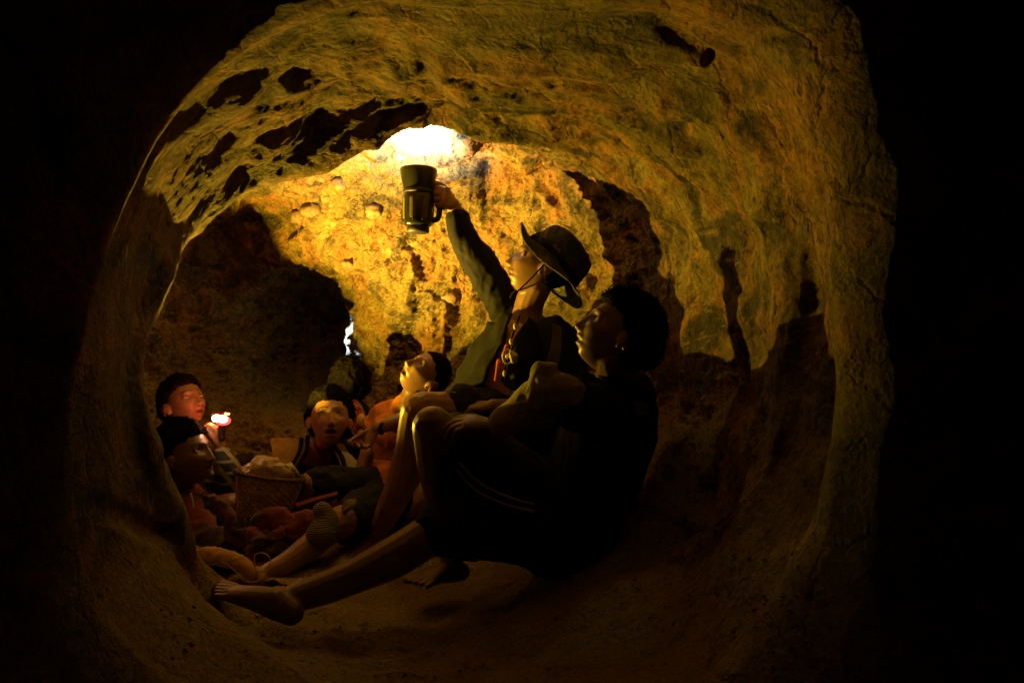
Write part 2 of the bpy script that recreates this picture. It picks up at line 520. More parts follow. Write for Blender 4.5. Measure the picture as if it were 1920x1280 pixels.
# ------------------------------------------------------------------ materials
def simple(name, col, rough=0.8, spec=0.3, var=0.25, scale=30, bump=0.0, weave=None, sheen=0.0):
    m, n, l, b = new_mat(name)
    tc = n.new('ShaderNodeTexCoord')
    t = noise_node(n, l, scale, 5, 0.6, tc.outputs['Object'])
    lo = tuple(c * (1 - var) for c in col)
    hi = tuple(min(1, c * (1 + var)) for c in col)
    r = ramp(n, [(0.35, lo), (0.65, hi)])
    l.new(t.outputs[0], r.inputs[0])
    l.new(r.outputs[0], b.inputs['Base Color'])
    b.inputs['Roughness'].default_value = rough
    b.inputs['Specular IOR Level'].default_value = spec
    if sheen:
        b.inputs['Sheen Weight'].default_value = sheen
    if bump:
        t2 = noise_node(n, l, weave or scale * 8, 3, 0.6, tc.outputs['Object'])
        bp = n.new('ShaderNodeBump')
        bp.inputs['Strength'].default_value = 0.6
        bp.inputs['Distance'].default_value = bump
        l.new(t2.outputs[0], bp.inputs['Height'])
        l.new(bp.outputs[0], b.inputs['Normal'])
    return m


def skin_material(name, col):
    m, n, l, b = new_mat(name)
    tc = n.new('ShaderNodeTexCoord')
    t = noise_node(n, l, 26, 5, 0.6, tc.outputs['Object'])
    r = ramp(n, [(0.35, tuple(c * 0.8 for c in col)), (0.65, tuple(c * 1.12 for c in col))])
    l.new(t.outputs[0], r.inputs[0])
    at = n.new('ShaderNodeAttribute'); at.attribute_name = 'tint'
    sep = n.new('ShaderNodeSeparateColor'); l.new(at.outputs['Color'], sep.inputs[0])
    c = mixc(n, l, sep.outputs[0], r.outputs[0], (col[0] * 0.72, col[1] * 0.42, col[2] * 0.42))   # lips
    c = mixc(n, l, sep.outputs[1], c, (0.012, 0.008, 0.006))                                  # brows, mouth inside, nostrils
    l.new(c, b.inputs['Base Color'])
    b.inputs['Roughness'].default_value = 0.42
    b.inputs['Specular IOR Level'].default_value = 0.5
    b.inputs['Subsurface Weight'].default_value = 0.0
    t2 = noise_node(n, l, 420, 3, 0.6, tc.outputs['Object'])
    bp = n.new('ShaderNodeBump'); bp.inputs['Strength'].default_value = 0.35; bp.inputs['Distance'].default_value = 0.0008
    l.new(t2.outputs[0], bp.inputs['Height']); l.new(bp.outputs[0], b.inputs['Normal'])
    return m


SKIN = skin_material('brown_skin', (0.125, 0.070, 0.040))
SKIN2 = skin_material('warm_brown_skin', (0.26, 0.145, 0.082))
HAIR = simple('black_hair', (0.006, 0.005, 0.0045), 0.85, 0.03, 0.3, 60)
EYEW = simple('eye_white', (0.42, 0.38, 0.33), 0.15, 0.6, 0.05)
IRIS = simple('dark_iris', (0.015, 0.008, 0.005), 0.1, 0.6, 0.05)
TEETH = simple('teeth', (0.75, 0.70, 0.6), 0.3, 0.4, 0.05)
NAVY = simple('dark_green_jacket_cloth', (0.0055, 0.007, 0.005), 0.8, 0.2, 0.3, 18, 0.0015, 200)
BLACKC = simple('black_cloth', (0.014, 0.015, 0.017), 0.85, 0.15, 0.3, 18, 0.0012, 300)
OLIVE = simple('olive_yellow_cloth', (0.22, 0.20, 0.06), 0.85, 0.2, 0.2, 20, 0.0012, 280, 0.1)
ORANGE = simple('orange_cloth', (0.60, 0.23, 0.045), 0.85, 0.2, 0.15, 20, 0.0012, 280)
TANSH = simple('tan_cloth', (0.42, 0.27, 0.10), 0.85, 0.2, 0.15, 20, 0.0012, 280)
CREAM = simple('cream_cloth', (0.62, 0.54, 0.34), 0.85, 0.2, 0.15, 20, 0.0012, 280)
GREYW = simple('grey_white_cloth', (0.42, 0.42, 0.38), 0.85, 0.2, 0.15, 20, 0.0012, 280)
SHORTS = simple('dark_shorts_cloth', (0.013, 0.016, 0.015), 0.85, 0.2, 0.35, 14, 0.001, 300)
PIPING = simple('pale_piping', (0.50, 0.46, 0.34), 0.7, 0.3, 0.1)


# ------------------------------------------------------------------ heads
def head_verts(mouth=0.0, child=0.0, R=150, C=180):
    """head in its own space: x right, y forward, z up, origin between the ears at eye level, metres"""
    th = np.linspace(0.01, np.pi - 0.01, R)[:, None]
    ph = np.linspace(0, 2 * np.pi, C, endpoint=False)[None, :]
    X = np.sin(th) * np.sin(ph)
    Y = np.sin(th) * np.cos(ph)
    Z = np.cos(th) + 0 * ph
    x = X * 0.071
    y = Y * 0.096
    z = np.where(Z > 0, Z * 0.108, Z * 0.112)
    lo = np.clip(-Z, 0, 1)
    # skull fuller behind and above, jaw narrower
    x = x * (1 - 0.33 * lo ** 1.4) * (1 + 0.06 * np.clip(Z, 0, 1))
    back = np.clip(-Y, 0, 1)
    y = np.where(y < 0, y * (1 + 0.06 * np.clip(Z, 0, 1)) * (1 - 0.55 * lo ** 1.3), y)
    # lower face keeps its depth so that there is a chin
    front = np.clip(Y, 0, 1)
    y = y + front * 0.030 * lo ** 1.2 * (np.abs(x) < 0.2)
    z = z - front * 0.004 * lo
    z = z + back * 0.045 * lo ** 1.2
    fx = np.clip((Y - 0.02) / 0.4, 0, 1)

    def g(cx, cz, sx, sz):
        return np.exp(-((x - cx) / sx) ** 2 - ((z - cz) / sz) ** 2) * fx

    dy = np.zeros_like(x)
    flat = 1 - child
    for s in (-1, 1):
        dy += (0.005 * flat + 0.002) * g(s * 0.026, 0.021, 0.022, 0.009)       # brow ridge
        dy -= 0.0125 * g(s * 0.031, 0.002, 0.017, 0.0125)                     # socket
        dy += 0.005 * g(s * 0.042, -0.028, 0.020, 0.016)                      # cheek
        dy += 0.007 * g(s * 0.0115, -0.043, 0.0065, 0.007)                     # nostril wings
        dy -= 0.003 * g(s * 0.024, -0.056, 0.006, 0.014)                      # fold beside mouth
        dy -= 0.005 * g(s * 0.062, 0.030, 0.014, 0.022)                       # temple
    nl = np.clip((0.014 - z) / 0.052, 0, 1) * (z > -0.055)
    dy += (0.004 + 0.0125 * nl) * np.exp(-(x / (0.0065 + 0.003 * nl)) ** 2) * fx * (z < 0.02) * np.clip((z + 0.0555) / 0.007, 0, 1)
    dy += 0.004 * g(0, -0.040, 0.009, 0.008)
    dy += 0.0065 * g(0, -0.0625 + 0.003 * mouth, 0.021, 0.0048)               # upper lip
    dy += 0.0065 * g(0, -0.0765 - 0.010 * mouth, 0.018, 0.0052)               # lower lip
    dy -= (0.004 + 0.020 * mouth) * g(0, -0.0695 - 0.004 * mouth, 0.019, 0.0030 + 0.0065 * mouth)
    dy -= 0.004 * g(0, -0.088 - 0.008 * mouth, 0.016, 0.005)
    dy += 0.008 * g(0, -0.103 - 0.005 * mouth, 0.020, 0.012)                  # chin
    y = y + dy
    # dark masks
    return np.stack([x, y, z], 2)


def basis(fwd, up):
    f = Vector(fwd).normalized()
    u = Vector(up)
    u = (u - f * u.dot(f)).normalized()
    r = f.cross(u).normalized()
    M = Matrix((r, f, u)).transposed()
    return M


class Head:
    def __init__(self, pos, fwd, up, scale=1.0, mouth=0.0, child=0.3):
        self.c = Vector(pos); self.M = basis(fwd, up); self.s = scale
        self.mouth = mouth; self.child = child

    def w(self, x, y, z):
        return self.c + self.M @ (Vector((x, y, z)) * self.s)

    def add(self, clay):
        V = head_verts(self.mouth, self.child)
        W = (V * self.s) @ np.array(self.M).T + np.array(self.c)
        clay.grid(W)
        for s in (-1, 1):
            # ears: rim, lobe and bowl
            rim = []
            for k in range(9):
                a = math.radians(-70 + k * 35)
                rim.append(self.w(s * (0.080 + 0.006 * math.cos(a * 0.5) - 0.002), -0.006 - 0.015 * math.cos(a) - 0.004, -0.012 + 0.026 * math.sin(a) + 0.002))
            clay.limb(rim, [0.0042 * self.s] * 9, 8)
            clay.loft([(self.w(s * 0.070, 0.002, -0.012), 0.020 * self.s, 0.013 * self.s), (self.w(s * 0.079, -0.008, -0.010), 0.022 * self.s, 0.012 * self.s)],
                      self.M @ Vector((0, 0, 1)), 12)
            clay.ball(self.w(s * 0.076, 0.002, -0.034), 0.0065 * self.s)
            # lids
            up_l = [self.w(s * 0.031 + 0.0145 * math.cos(math.radians(t)), 0.0745 + 0.0065 * math.sin(math.radians(t)), 0.003 + 0.0070 * math.sin(math.radians(t))) for t in (0, 45, 90, 135, 180)]
            lo_l = [self.w(s * 0.031 + 0.0145 * math.cos(math.radians(t)), 0.0740 + 0.0055 * math.sin(math.radians(t)), 0.002 - 0.0055 * math.sin(math.radians(t))) for t in (0, 45, 90, 135, 180)]
            clay.limb(up_l, [0.0022 * self.s, 0.0034 * self.s, 0.0036 * self.s, 0.0034 * self.s, 0.0022 * self.s], 8)
            clay.limb(lo_l, [0.002 * self.s, 0.0025 * self.s, 0.0026 * self.s, 0.0025 * self.s, 0.002 * self.s], 8)

    def paint(self, obj):
        """lips, eyebrows and the inside of an open mouth, as colours of the skin mesh"""
        me = obj.data
        n = len(me.vertices)
        co = np.empty(n * 3); me.vertices.foreach_get('co', co); co = co.reshape(-1, 3)
        L = (co - np.array(self.c)) @ np.array(self.M) / self.s
        x, y, z = L[:, 0], L[:, 1], L[:, 2]
        on = (y > 0.055) & (np.abs(x) < 0.07) & (np.abs(z) < 0.13)
        m = self.mouth
        zc = -0.0695 - 0.004 * m
        e = (x / 0.025) ** 2 + ((z - zc) / (0.011 + 0.008 * m)) ** 2
        lip = np.clip(1.5 - e * 1.2, 0, 1) * on
        e2 = (x / 0.017) ** 2 + ((z - zc) / (0.0018 + 0.0085 * m)) ** 2
        dark = np.clip(1.6 - e2 * 1.1, 0, 1) * on * (0.6 + 0.4 * (m > 0.2))
        for s in (-1, 1):
            bz = 0.0225 + 0.006 * (1 - ((x * s - 0.030) / 0.02) ** 2) - 0.003
            br = np.clip(1.4 - ((z - bz) / 0.0032) ** 2, 0, 1) * np.clip(1.5 - ((x * s - 0.030) / 0.019) ** 4, 0, 1) * on
            dark = np.maximum(dark, 0.85 * br)
            no = np.clip(1.5 - ((x * s - 0.0085) / 0.0045) ** 2 - ((z + 0.0525) / 0.0035) ** 2, 0, 1) * on
            dark = np.maximum(dark, 0.85 * no)
            # lash line
            ls = np.clip(1.3 - ((z - 0.0075 + ((x * s - 0.031) / 0.0145) ** 2 * 0.006) / 0.0018) ** 2, 0, 1) * (np.abs(x * s - 0.031) < 0.0145) * on
            dark = np.maximum(dark, 0.95 * ls)
        col = np.zeros((n, 4), dtype=np.float32); col[:, 0] = lip; col[:, 1] = dark; col[:, 3] = 1
        at = me.color_attributes.new('tint', 'FLOAT_COLOR', 'POINT')
        at.data.foreach_set('color', col.ravel())

    def eyes(self, parent, look=(0, 1, 0.1)):
        for s in (-1, 1):
            c = self.w(s * 0.031, 0.0705, 0.002)
            cl = Clay().ball(c, 0.0122 * self.s, None, 32)
            me = bpy.data.meshes.new('eye'); me.from_pydata(cl.v, [], cl.f); me.materials.append(EYEW)
            me.materials.append(IRIS)
            d = (self.M @ Vector(look)).normalized()
            for p in me.polygons:
                p.use_smooth = True
                if (p.center - c).normalized().dot(d) > 0.88:
                    p.material_index = 1
            o = bpy.data.objects.new('eye', me); COL.objects.link(o); o.parent = parent
            o.matrix_parent_inverse = Matrix.Translation(-parent.location)

    def hair(self, parent, thick=0.016, line=0.072, back=-0.065, seed=1, wild=0.004, strands=2200, side=-0.02):
        """hair mass: covers the head above the hairline; tufts stand out of it"""
        R, C = 110, 150
        th = np.linspace(0.01, np.pi - 0.01, R)[:, None]
        ph = np.linspace(0, 2 * np.pi, C, endpoint=False)[None, :]
        X = np.sin(th) * np.sin(ph); Y = np.sin(th) * np.cos(ph); Z = np.cos(th) + 0 * ph
        V = head_verts(0, self.child, R, C)
        z = V[:, :, 2]
        # hairline height around the head: forehead -> temple -> nape
        fr = np.clip(Y, -1, 1)
        hl = np.where(fr > 0.35, line - 0.02 * (1 - (fr - 0.35) / 0.65) * 1.0, np.where(fr > -0.1, side + (line - 0.02 - side) * ((fr + 0.1) / 0.45) ** 0.6, side + (back - side) * np.clip((-0.1 - fr) / 0.6, 0, 1)))
        hl = hl + 0.006 * fbm(V.reshape(-1, 3), 45, 2, 0.6, seed + 77).reshape(R, C)
        k = np.clip((z - hl) / 0.040, -1, 1)
        off = np.where(k > 0, 0.003 + (thick - 0.003) * np.sqrt(np.clip(k, 0, 1)), 0.020 * k)
        nr = np.stack([X / 0.074, Y / 0.096, Z / 0.11], 2)
        nr /= np.linalg.norm(nr, axis=2, keepdims=True)
        fl = V.reshape(-1, 3)
        o1 = off.ravel() + (k.ravel() > 0) * wild * (fbm(fl * np.array([1, .5, .5]), 60, 2, 0.6, seed) + 0.8 * fbm(fl, 25, 2, 0.5, seed + 5))
        W = fl + nr.reshape(-1, 3) * o1[:, None]
        Wd = (W * self.s) @ np.array(self.M).T + np.array(self.c)
        verts = [tuple(v) for v in Wd]
        faces = []
        for i in range(R - 1):
            for j in range(C):
                a, b = i * C + j, i * C + (j + 1) % C
                faces.append((a, a + C, b + C, b))
        faces.append(tuple(range(C)))
        rr = random.Random(seed)
        ks = k.ravel()
        cand = np.where(ks > 0.05)[0]
        for _ in range(strands):
            i = int(cand[rr.randrange(len(cand))])
            p = Vector(W[i]); nv = Vector(nr.reshape(-1, 3)[i])
            dn = Vector((rr.uniform(-.5, .5), rr.uniform(-.4, .7), rr.uniform(-.6, .3)))
            d = (nv * 0.35 + dn).normalized()
            L = (0.006 + 0.45 * thick) * rr.uniform(0.4, 1.0)
            sd = d.cross(nv)
            if sd.length < 1e-3:
                continue
            sd = sd.normalized() * 0.0006
            q = [p - sd - nv * 0.001, p + sd - nv * 0.001, p + d * L * 0.6 + sd * 0.6 + nv * 0.001, p + d * L - nv * 0.002]
            b0 = len(verts)
            for t in q:
                verts.append(tuple(self.w(*t)))
            faces.append((b0, b0 + 1, b0 + 2)); faces.append((b0, b0 + 2, b0 + 3))
        me = bpy.data.meshes.new('hair'); me.from_pydata(verts, [], faces); me.materials.append(HAIR)
        me.polygons.foreach_set('use_smooth', np.ones(len(me.polygons), dtype=bool))
        o = bpy.data.objects.new('hair', me); COL.objects.link(o); o.parent = parent
        o.matrix_parent_inverse = Matrix.Translation(-parent.location)
        return o


def hand(clay, wrist, direction, palm, thumb, size=1.0, curl=(25, 35, 25), spread=6, bend=0.0, thumb_out=35, wr=0.022):
    """palm and five fingers. direction: wrist to knuckles, palm: way the palm faces, thumb: side the thumb is on"""
    d = Vector(direction).normalized()
    n = Vector(palm); n = (n - d * n.dot(d)).normalized()
    t = d.cross(n).normalized()
    if t.dot(Vector(thumb)) < 0:
        t = -t
    w0 = Vector(wrist)
    s = size
    clay.loft([(w0, wr * s, 0.017 * s), (w0 + d * 0.03 * s, 0.031 * s, 0.016 * s), (w0 + d * 0.065 * s, 0.039 * s, 0.014 * s), (w0 + d * 0.082 * s, 0.037 * s, 0.011 * s)], t, 14)
    L = [(0.040, 0.025, 0.021), (0.045, 0.029, 0.022), (0.042, 0.027, 0.021), (0.033, 0.020, 0.018)]
    for i in range(4):
        off = (0.0285 - 0.019 * i)
        sp = math.radians((1.5 - i) * spread)
        dd = (d * math.cos(sp) + t * math.sin(sp)).normalized()
        ax = dd.cross(n)
        p = w0 + d * (0.078 - 0.004 * abs(i - 1)) * s + t * off * s
        a = math.radians(bend)
        pts = [p - d * 0.02 * s, p]
        for seg, (ln, c) in enumerate(zip(L[i], curl)):
            a += math.radians(c * (1 + 0.10 * i))
            p = p + (dd * math.cos(a) + n * math.sin(a)) * ln * s
            pts.append(p)
        r = (0.0088 - 0.0006 * (i == 3)) * s
        clay.limb(pts, [r, r * 1.04, r, r * 0.93, r * 0.8], 10)
    # thumb leaves the side of the palm near its base
    to = math.radians(thumb_out)
    p0 = w0 + d * 0.022 * s + t * 0.022 * s + n * 0.004 * s
    dt = (d * math.cos(to) + t * math.sin(to) * 0.8 + n * 0.35).normalized()
    p1 = p0 + dt * 0.040 * s
    d2 = (dt * 0.8 + d * 0.35 + n * 0.35 - t * 0.15).normalized()
    p2 = p1 + d2 * 0.031 * s
    p3 = p2 + (d2 * 0.8 + n * 0.3 - t * 0.3).normalized() * 0.024 * s
    clay.limb([p0 - dt * 0.01 * s, p0, p1, p2, p3], [0.012 * s, 0.014 * s, 0.0115 * s, 0.010 * s, 0.008 * s], 10)


def foot(clay, ankle, heel, toe, up, size=1.0):
    """bare foot from the heel to the toes"""
    ankle, heel, toe = Vector(ankle), Vector(heel), Vector(toe)
    d = (toe - heel).normalized()
    u = Vector(up); u = (u - d * u.dot(d)).normalized()
    t = d.cross(u).normalized()
    ln = (toe - heel).length
    s = size
    mid = heel + d * ln * 0.30 + u * 0.035 * s
    clay.limb([ankle, ankle * 0.55 + mid * 0.45 + u * 0.004, mid], [0.034 * s, 0.035 * s, 0.033 * s], 14)
    clay.loft([(heel + d * 0.02 * s + u * 0.028 * s, 0.029 * s, 0.028 * s), (heel + d * ln * 0.28 + u * 0.033 * s, 0.032 * s, 0.034 * s),
               (heel + d * ln * 0.52 + u * 0.026 * s, 0.036 * s, 0.026 * s), (heel + d * ln * 0.74 + u * 0.017 * s, 0.043 * s, 0.017 * s)], t, 16)
    for i in range(5):
        off = (0.033 - 0.0165 * i)
        r = (0.0125, 0.0088, 0.0084, 0.0080, 0.0078)[i] * s
        tl = (1.0, 1.0, 0.96, 0.92, 0.87)[i]
        a = heel + d * ln * 0.70 + t * off * s + u * 0.013 * s
        b = heel + d * (ln * 0.86 * tl) + t * off * s * 1.08 + u * 0.014 * s
        c = heel + d * (ln * tl) + t * off * s * 1.12 + u * 0.007 * s
        clay.limb([a, b, c], [r, r, r * 0.95], 10)
    clay.ball(ankle + t * 0.030 * s, 0.011 * s)
    clay.ball(ankle - t * 0.030 * s, 0.011 * s)


def torso(clay, hip, waist, chest, neck, side, w=(0.15, 0.135, 0.165, 0.05), dpt=(0.11, 0.10, 0.105, 0.05)):
    a, b, c, e = map(Vector, (hip, waist, chest, neck))
    sh = c.lerp(e, 0.62)
    clay.loft([(a, w[0], dpt[0]), (a.lerp(b, .5), (w[0] + w[1]) / 2, dpt[0]), (b, w[1], dpt[1]), (b.lerp(c, .5), (w[1] + w[2]) / 2, dpt[1]), (c, w[2], dpt[2]), (sh, w[2] * 0.82, dpt[2] * 0.72), (e, w[3], dpt[3])], side, 20)


def root(label, cat, loc, name='person', group=None):
    o = bpy.data.objects.new(name, None)
    COL.objects.link(o)
    o.location = loc
    o.empty_display_size = 0.05
    o['label'] = label
    o['category'] = cat
    if group:
        o['group'] = group
    bpy.context.view_layer.update()
    return o


def tag(o, label, cat, group=None):
    o['label'] = label
    o['category'] = cat
    if group:
        o['group'] = group
    return o


def tube(name, pts, r, mat, parent=None, res=6, closed=False):
    c = Clay()
    c.limb(pts + ([pts[0]] if closed else []), [r] * (len(pts) + (1 if closed else 0)), res)
    me = bpy.data.meshes.new(name); me.from_pydata(c.v, [], c.f); me.materials.append(mat)
    me.polygons.foreach_set('use_smooth', np.ones(len(me.polygons), dtype=bool))
    o = bpy.data.objects.new(name, me); COL.objects.link(o)
    if parent:
        o.parent = parent; o.matrix_parent_inverse = Matrix.Translation(-parent.location)
    return o


def sheet(name, rows, mat, parent=None, thick=0.004, sub=5, wob=0.0, seed=0):
    """cloth strip through rows of points, smoothed, given thickness"""
    a = np.array([[list(p) for p in r] for r in rows], dtype=float)
    R, C = a.shape[:2]
    a = catmull(a, np.linspace(0, R - 1, (R - 1) * sub + 1), False)
    a = np.transpose(catmull(np.transpose(a, (1, 0, 2)), np.linspace(0, C - 1, (C - 1) * sub + 1), False), (1, 0, 2))
    R, C = a.shape[:2]
    n = np.cross(np.gradient(a, axis=0), np.gradient(a, axis=1))
    n /= np.linalg.norm(n, axis=2, keepdims=True) + 1e-9
    if wob:
        a = a + n * (wob * fbm(a.reshape(-1, 3), 14, 3, 0.5, seed, True)).reshape(R, C, 1)
    top = (a + n * thick / 2).reshape(-1, 3); bot = (a - n * thick / 2).reshape(-1, 3)
    V = np.concatenate([top, bot]); N = R * C
    F = []
    for i in range(R - 1):
        for j in range(C - 1):
            p = i * C + j
            F.append((p, p + 1, p + C + 1, p + C)); F.append((N + p, N + p + C, N + p + C + 1, N + p + 1))
    for i in range(R - 1):
        for j in (0, C - 1):
            p = i * C + j
            F.append((p, p + C, N + p + C, N + p))
    for j in range(C - 1):
        for i in (0, R - 1):
            p = i * C + j
            F.append((p, p + 1, N + p + 1, N + p))
    me = bpy.data.meshes.new(name); me.from_pydata([tuple(v) for v in V], [], F); me.materials.append(mat)
    bm = bmesh.new(); bm.from_mesh(me); bmesh.ops.recalc_face_normals(bm, faces=bm.faces); bm.to_mesh(me); bm.free()
    me.polygons.foreach_set('use_smooth', np.ones(len(me.polygons), dtype=bool))
    o = bpy.data.objects.new(name, me); COL.objects.link(o)
    if parent:
        o.parent = parent; o.matrix_parent_inverse = Matrix.Translation(-parent.location)
    return o


# ================================================================== the people
# ---- boy in the foreground, leaning back against the right wall (profile to the left)
r7 = root('person nearest the camera, reclining on the right wall with bushy black hair', 'person', P(1060, 1000, 1.8))
h7 = Head(P(1160, 630, 1.74), (-0.82, -0.06, 0.56), (0.54, 0.05, 0.83), 0.92, 0.25, 0.2)
c = Clay(); h7.add(c)
NK = P(1172, 735, 1.80)
c.limb([h7.w(0, -0.02, -0.06), P(1165, 700, 1.79), NK + Vector((0, 0, -.03))], [0.052, 0.052, 0.07])
torso(c, P(1060, 985, 1.86), P(1110, 900, 1.86), P(1160, 800, 1.85), NK, (0.35, 1, 0.1), (0.13, 0.12, 0.15, 0.05), (0.10, 0.09, 0.095, 0.05))
# bent near leg
KN = P(812, 800, 1.70)
c.limb([P(1040, 965, 1.84), P(930, 880, 1.77), KN + Vector((0.012, 0, -0.012))], [0.08, 0.068, 0.053])
c.limb([KN, P(822, 880, 1.76), P(835, 950, 1.80), P(848, 1028, 1.86)], [0.052, 0.052, 0.044, 0.030])
foot(c, P(848, 1035, 1.86), P(872, 1088, 1.88), P(775, 1098, 1.78), (0.1, 0.1, 1), 0.92)
# stretched leg
KN2 = P(830, 985, 1.70)
c.limb([P(1040, 990, 1.80), P(940, 975, 1.76), KN2], [0.084, 0.068, 0.050])
c.limb([KN2, P(745, 1040, 1.66), P(640, 1090, 1.61), P(530, 1128, 1.55)], [0.050, 0.049, 0.039, 0.030])
foot(c, P(522, 1134, 1.55), P(552, 1178, 1.52), P(396, 1108, 1.55), (-0.30, 0.2, 1), 1.0)
# near arm: sleeve, wrist, hand resting on the thigh
EL = P(1035, 735, 1.56); WR = P(932, 800, 1.61)
c.limb([P(1130, 775, 1.70), P(1080, 750, 1.62), EL], [0.046, 0.042, 0.036])
c.limb([EL, P(980, 770, 1.58), WR], [0.036, 0.031, 0.023])
hand(c, WR, (-1, 0.06, 0.16), (0.05, 0.45, -1), (-0.1, 1, 0.2), 0.86, (16, 26, 18), 3, 4, 24)
c.limb([P(1150, 790, 1.98), P(1040, 800, 1.93), P(905, 838, 1.80)], [0.046, 0.038, 0.026])
hand(c, P(905, 838, 1.80), (-1, 0.0, -0.2), (0, 0.4, -1), (0, 1, 0), 0.84, (20, 30, 20), 3, 5, 26)
b7 = c.build('body', SKIN, r7, 0.0038, 1); h7.paint(b7); h7.eyes(r7, (0, 1, 0.35))
h7.hair(r7, 0.027, 0.060, -0.085, 4, 0.007, 5200, -0.030)
c = Clay()
torso(c, P(1050, 985, 1.86), P(1100, 900, 1.86), P(1155, 800, 1.85), P(1172, 742, 1.81), (0.35, 1, 0.1), (0.165, 0.155, 0.185, 0.075), (0.135, 0.125, 0.12, 0.072))
c.limb([P(1140, 780, 1.74), P(1085, 762, 1.63), P(1040, 738, 1.57)], [0.066, 0.055, 0.045])
c.limb([P(1150, 790, 1.98), P(1040, 800, 1.93), P(935, 832, 1.82)], [0.065, 0.055, 0.040])
c.build('jacket', NAVY, r7, 0.0065, 3, folds(0.007, 9, seed=5))
c = Clay()
c.limb([P(1062, 735, 1.585), EL, P(1002, 752, 1.572), P(960, 782, 1.592), P(940, 796, 1.605)], [0.042, 0.047, 0.043, 0.033, 0.028])
c.ball(P(1022, 712, 1.56), (0.034, 0.030, 0.040))
c.build('sleeve', OLIVE, r7, 0.005, 3, folds(0.006, 12, (1, 1, 1.6), seed=8))
c = Clay()
c.limb([P(1050, 970, 1.84), P(950, 900, 1.79), P(868, 835, 1.735)], [0.112, 0.098, 0.082])
c.limb([P(1050, 990, 1.80), P(950, 978, 1.77), P(835, 985, 1.71)], [0.112, 0.096, 0.074])
c.ball(P(1060, 985, 1.84), (0.15, 0.15, 0.12))
s7 = c.build('shorts', SHORTS, r7, 0.0065, 3, folds(0.007, 9, (1, 1, 1), seed=15))
tube('stripe', [P(862, 868, 1.655), P(900, 905, 1.665), P(950, 930, 1.67), P(1000, 945, 1.685)], 0.0028, GREYW, r7)
tube('stripe', [P(856, 880, 1.66), P(892, 918, 1.67), P(945, 944, 1.675), P(1000, 958, 1.69)], 0.0028, GREYW, r7)
sheet('collar', [[P(1090, 690, 1.72), P(1130, 715, 1.70), P(1180, 745, 1.70)], [P(1078, 712, 1.70), P(1125, 742, 1.675), P(1180, 775, 1.68)]], NAVY, r7, 0.006)

# ---- man with the bush hat holding up the lantern
r6 = root('person in bush hat and open dark jacket raising a big flashlight to the ceiling', 'person', P(960, 860, 2.4))
h6 = Head(P(1016, 500, 2.34), (-0.86, -0.10, 0.44), (0.46, 0.06, 0.88), 1.0, 0.12, 0.0)
c = Clay(); h6.add(c)
NK = P(985, 610, 2.38)
c.limb([h6.w(0, -0.015, -0.06), P(992, 572, 2.37), NK + Vector((0, 0, -.03))], [0.050, 0.050, 0.066])
torso(c, P(985, 850, 2.40), P(985, 770, 2.42), P(985, 680, 2.41), NK, (0.55, -1, 0.0), (0.14, 0.13, 0.165, 0.05), (0.10, 0.09, 0.10, 0.05))
SH = P(955, 590, 2.53); WR = P(838, 392, 2.10)
c.limb([P(975, 635, 2.46), SH, P(905, 500, 2.50), P(868, 440, 2.47), P(856, 402, 2.465), P(850, 384, 2.457)], [0.06, 0.052, 0.046, 0.037, 0.028, 0.025])
LB = LANTERN + Vector((0, 0, -0.105))           # where the fist closes on the handle
hand(c, P(850, 384, 2.457), (-0.30, -0.93, 0.18), (-0.95, 0.25, 0.1), (0, 0, 1), 1.0, (60, 72, 45), 0, 22, 34)
# near arm down to the lap
c.limb([P(1035, 640, 2.28), P(1062, 740, 2.20), P(1010, 790, 2.18)], [0.055, 0.046, 0.038])
c.limb([P(1010, 790, 2.18), P(960, 770, 2.12), P(925, 762, 2.08)], [0.038, 0.033, 0.024])
hand(c, P(925, 762, 2.08), (-1, -0.15, 0.05), (0.0, 0.3, -1), (0, 1, 0), 0.9, (20, 30, 20), 4, 5, 26)
KN = P(786, 772, 2.03)
c.limb([P(975, 830, 2.36), P(885, 790, 2.18), KN + Vector((0.015, 0, 0))], [0.09, 0.082, 0.062])
c.limb([KN, P(770, 860, 2.12), P(742, 930, 2.20), P(705, 1005, 2.28)], [0.055, 0.055, 0.046, 0.031])
foot(c, P(700, 1010, 2.28), P(722, 1042, 2.30), P(640, 1045, 2.20), (0, 0.1, 1), 1.0)
c.limb([P(965, 850, 2.5), P(905, 880, 2.52), P(850, 900, 2.5)], [0.09, 0.08, 0.062])
c.limb([P(850, 900, 2.5), P(800, 930, 2.48), P(745, 975, 2.45)], [0.060, 0.056, 0.038])
b6 = c.build('body', SKIN2, r6, 0.0038, 1); h6.paint(b6); h6.eyes(r6, (0, 1, 0.3))
h6.hair(r6, 0.010, 0.055, -0.075, 9, 0.003, 600, -0.03)
JN = (0.55, -1, 0)
c = Clay()
torso(c, P(992, 835, 2.41), P(992, 770, 2.43), P(990, 680, 2.42), P(990, 622, 2.40), JN, (0.165, 0.160, 0.185, 0.078), (0.128, 0.122, 0.12, 0.070))
c.limb([P(985, 640, 2.48), SH, P(908, 505, 2.50), P(872, 448, 2.475), P(860, 412, 2.467)], [0.080, 0.070, 0.058, 0.048, 0.040])
c.limb([P(1035, 640, 2.28), P(1066, 740, 2.20), P(1012, 792, 2.18), P(975, 776, 2.14)], [0.082, 0.066, 0.060, 0.045])
c.ball(P(873, 425, 2.475), (0.022, 0.02, 0.028))
c.build('jacket', NAVY, r6, 0.006, 3, folds(0.0065, 11, (1.3, 1, 0.55), seed=25, fine=0.0005))
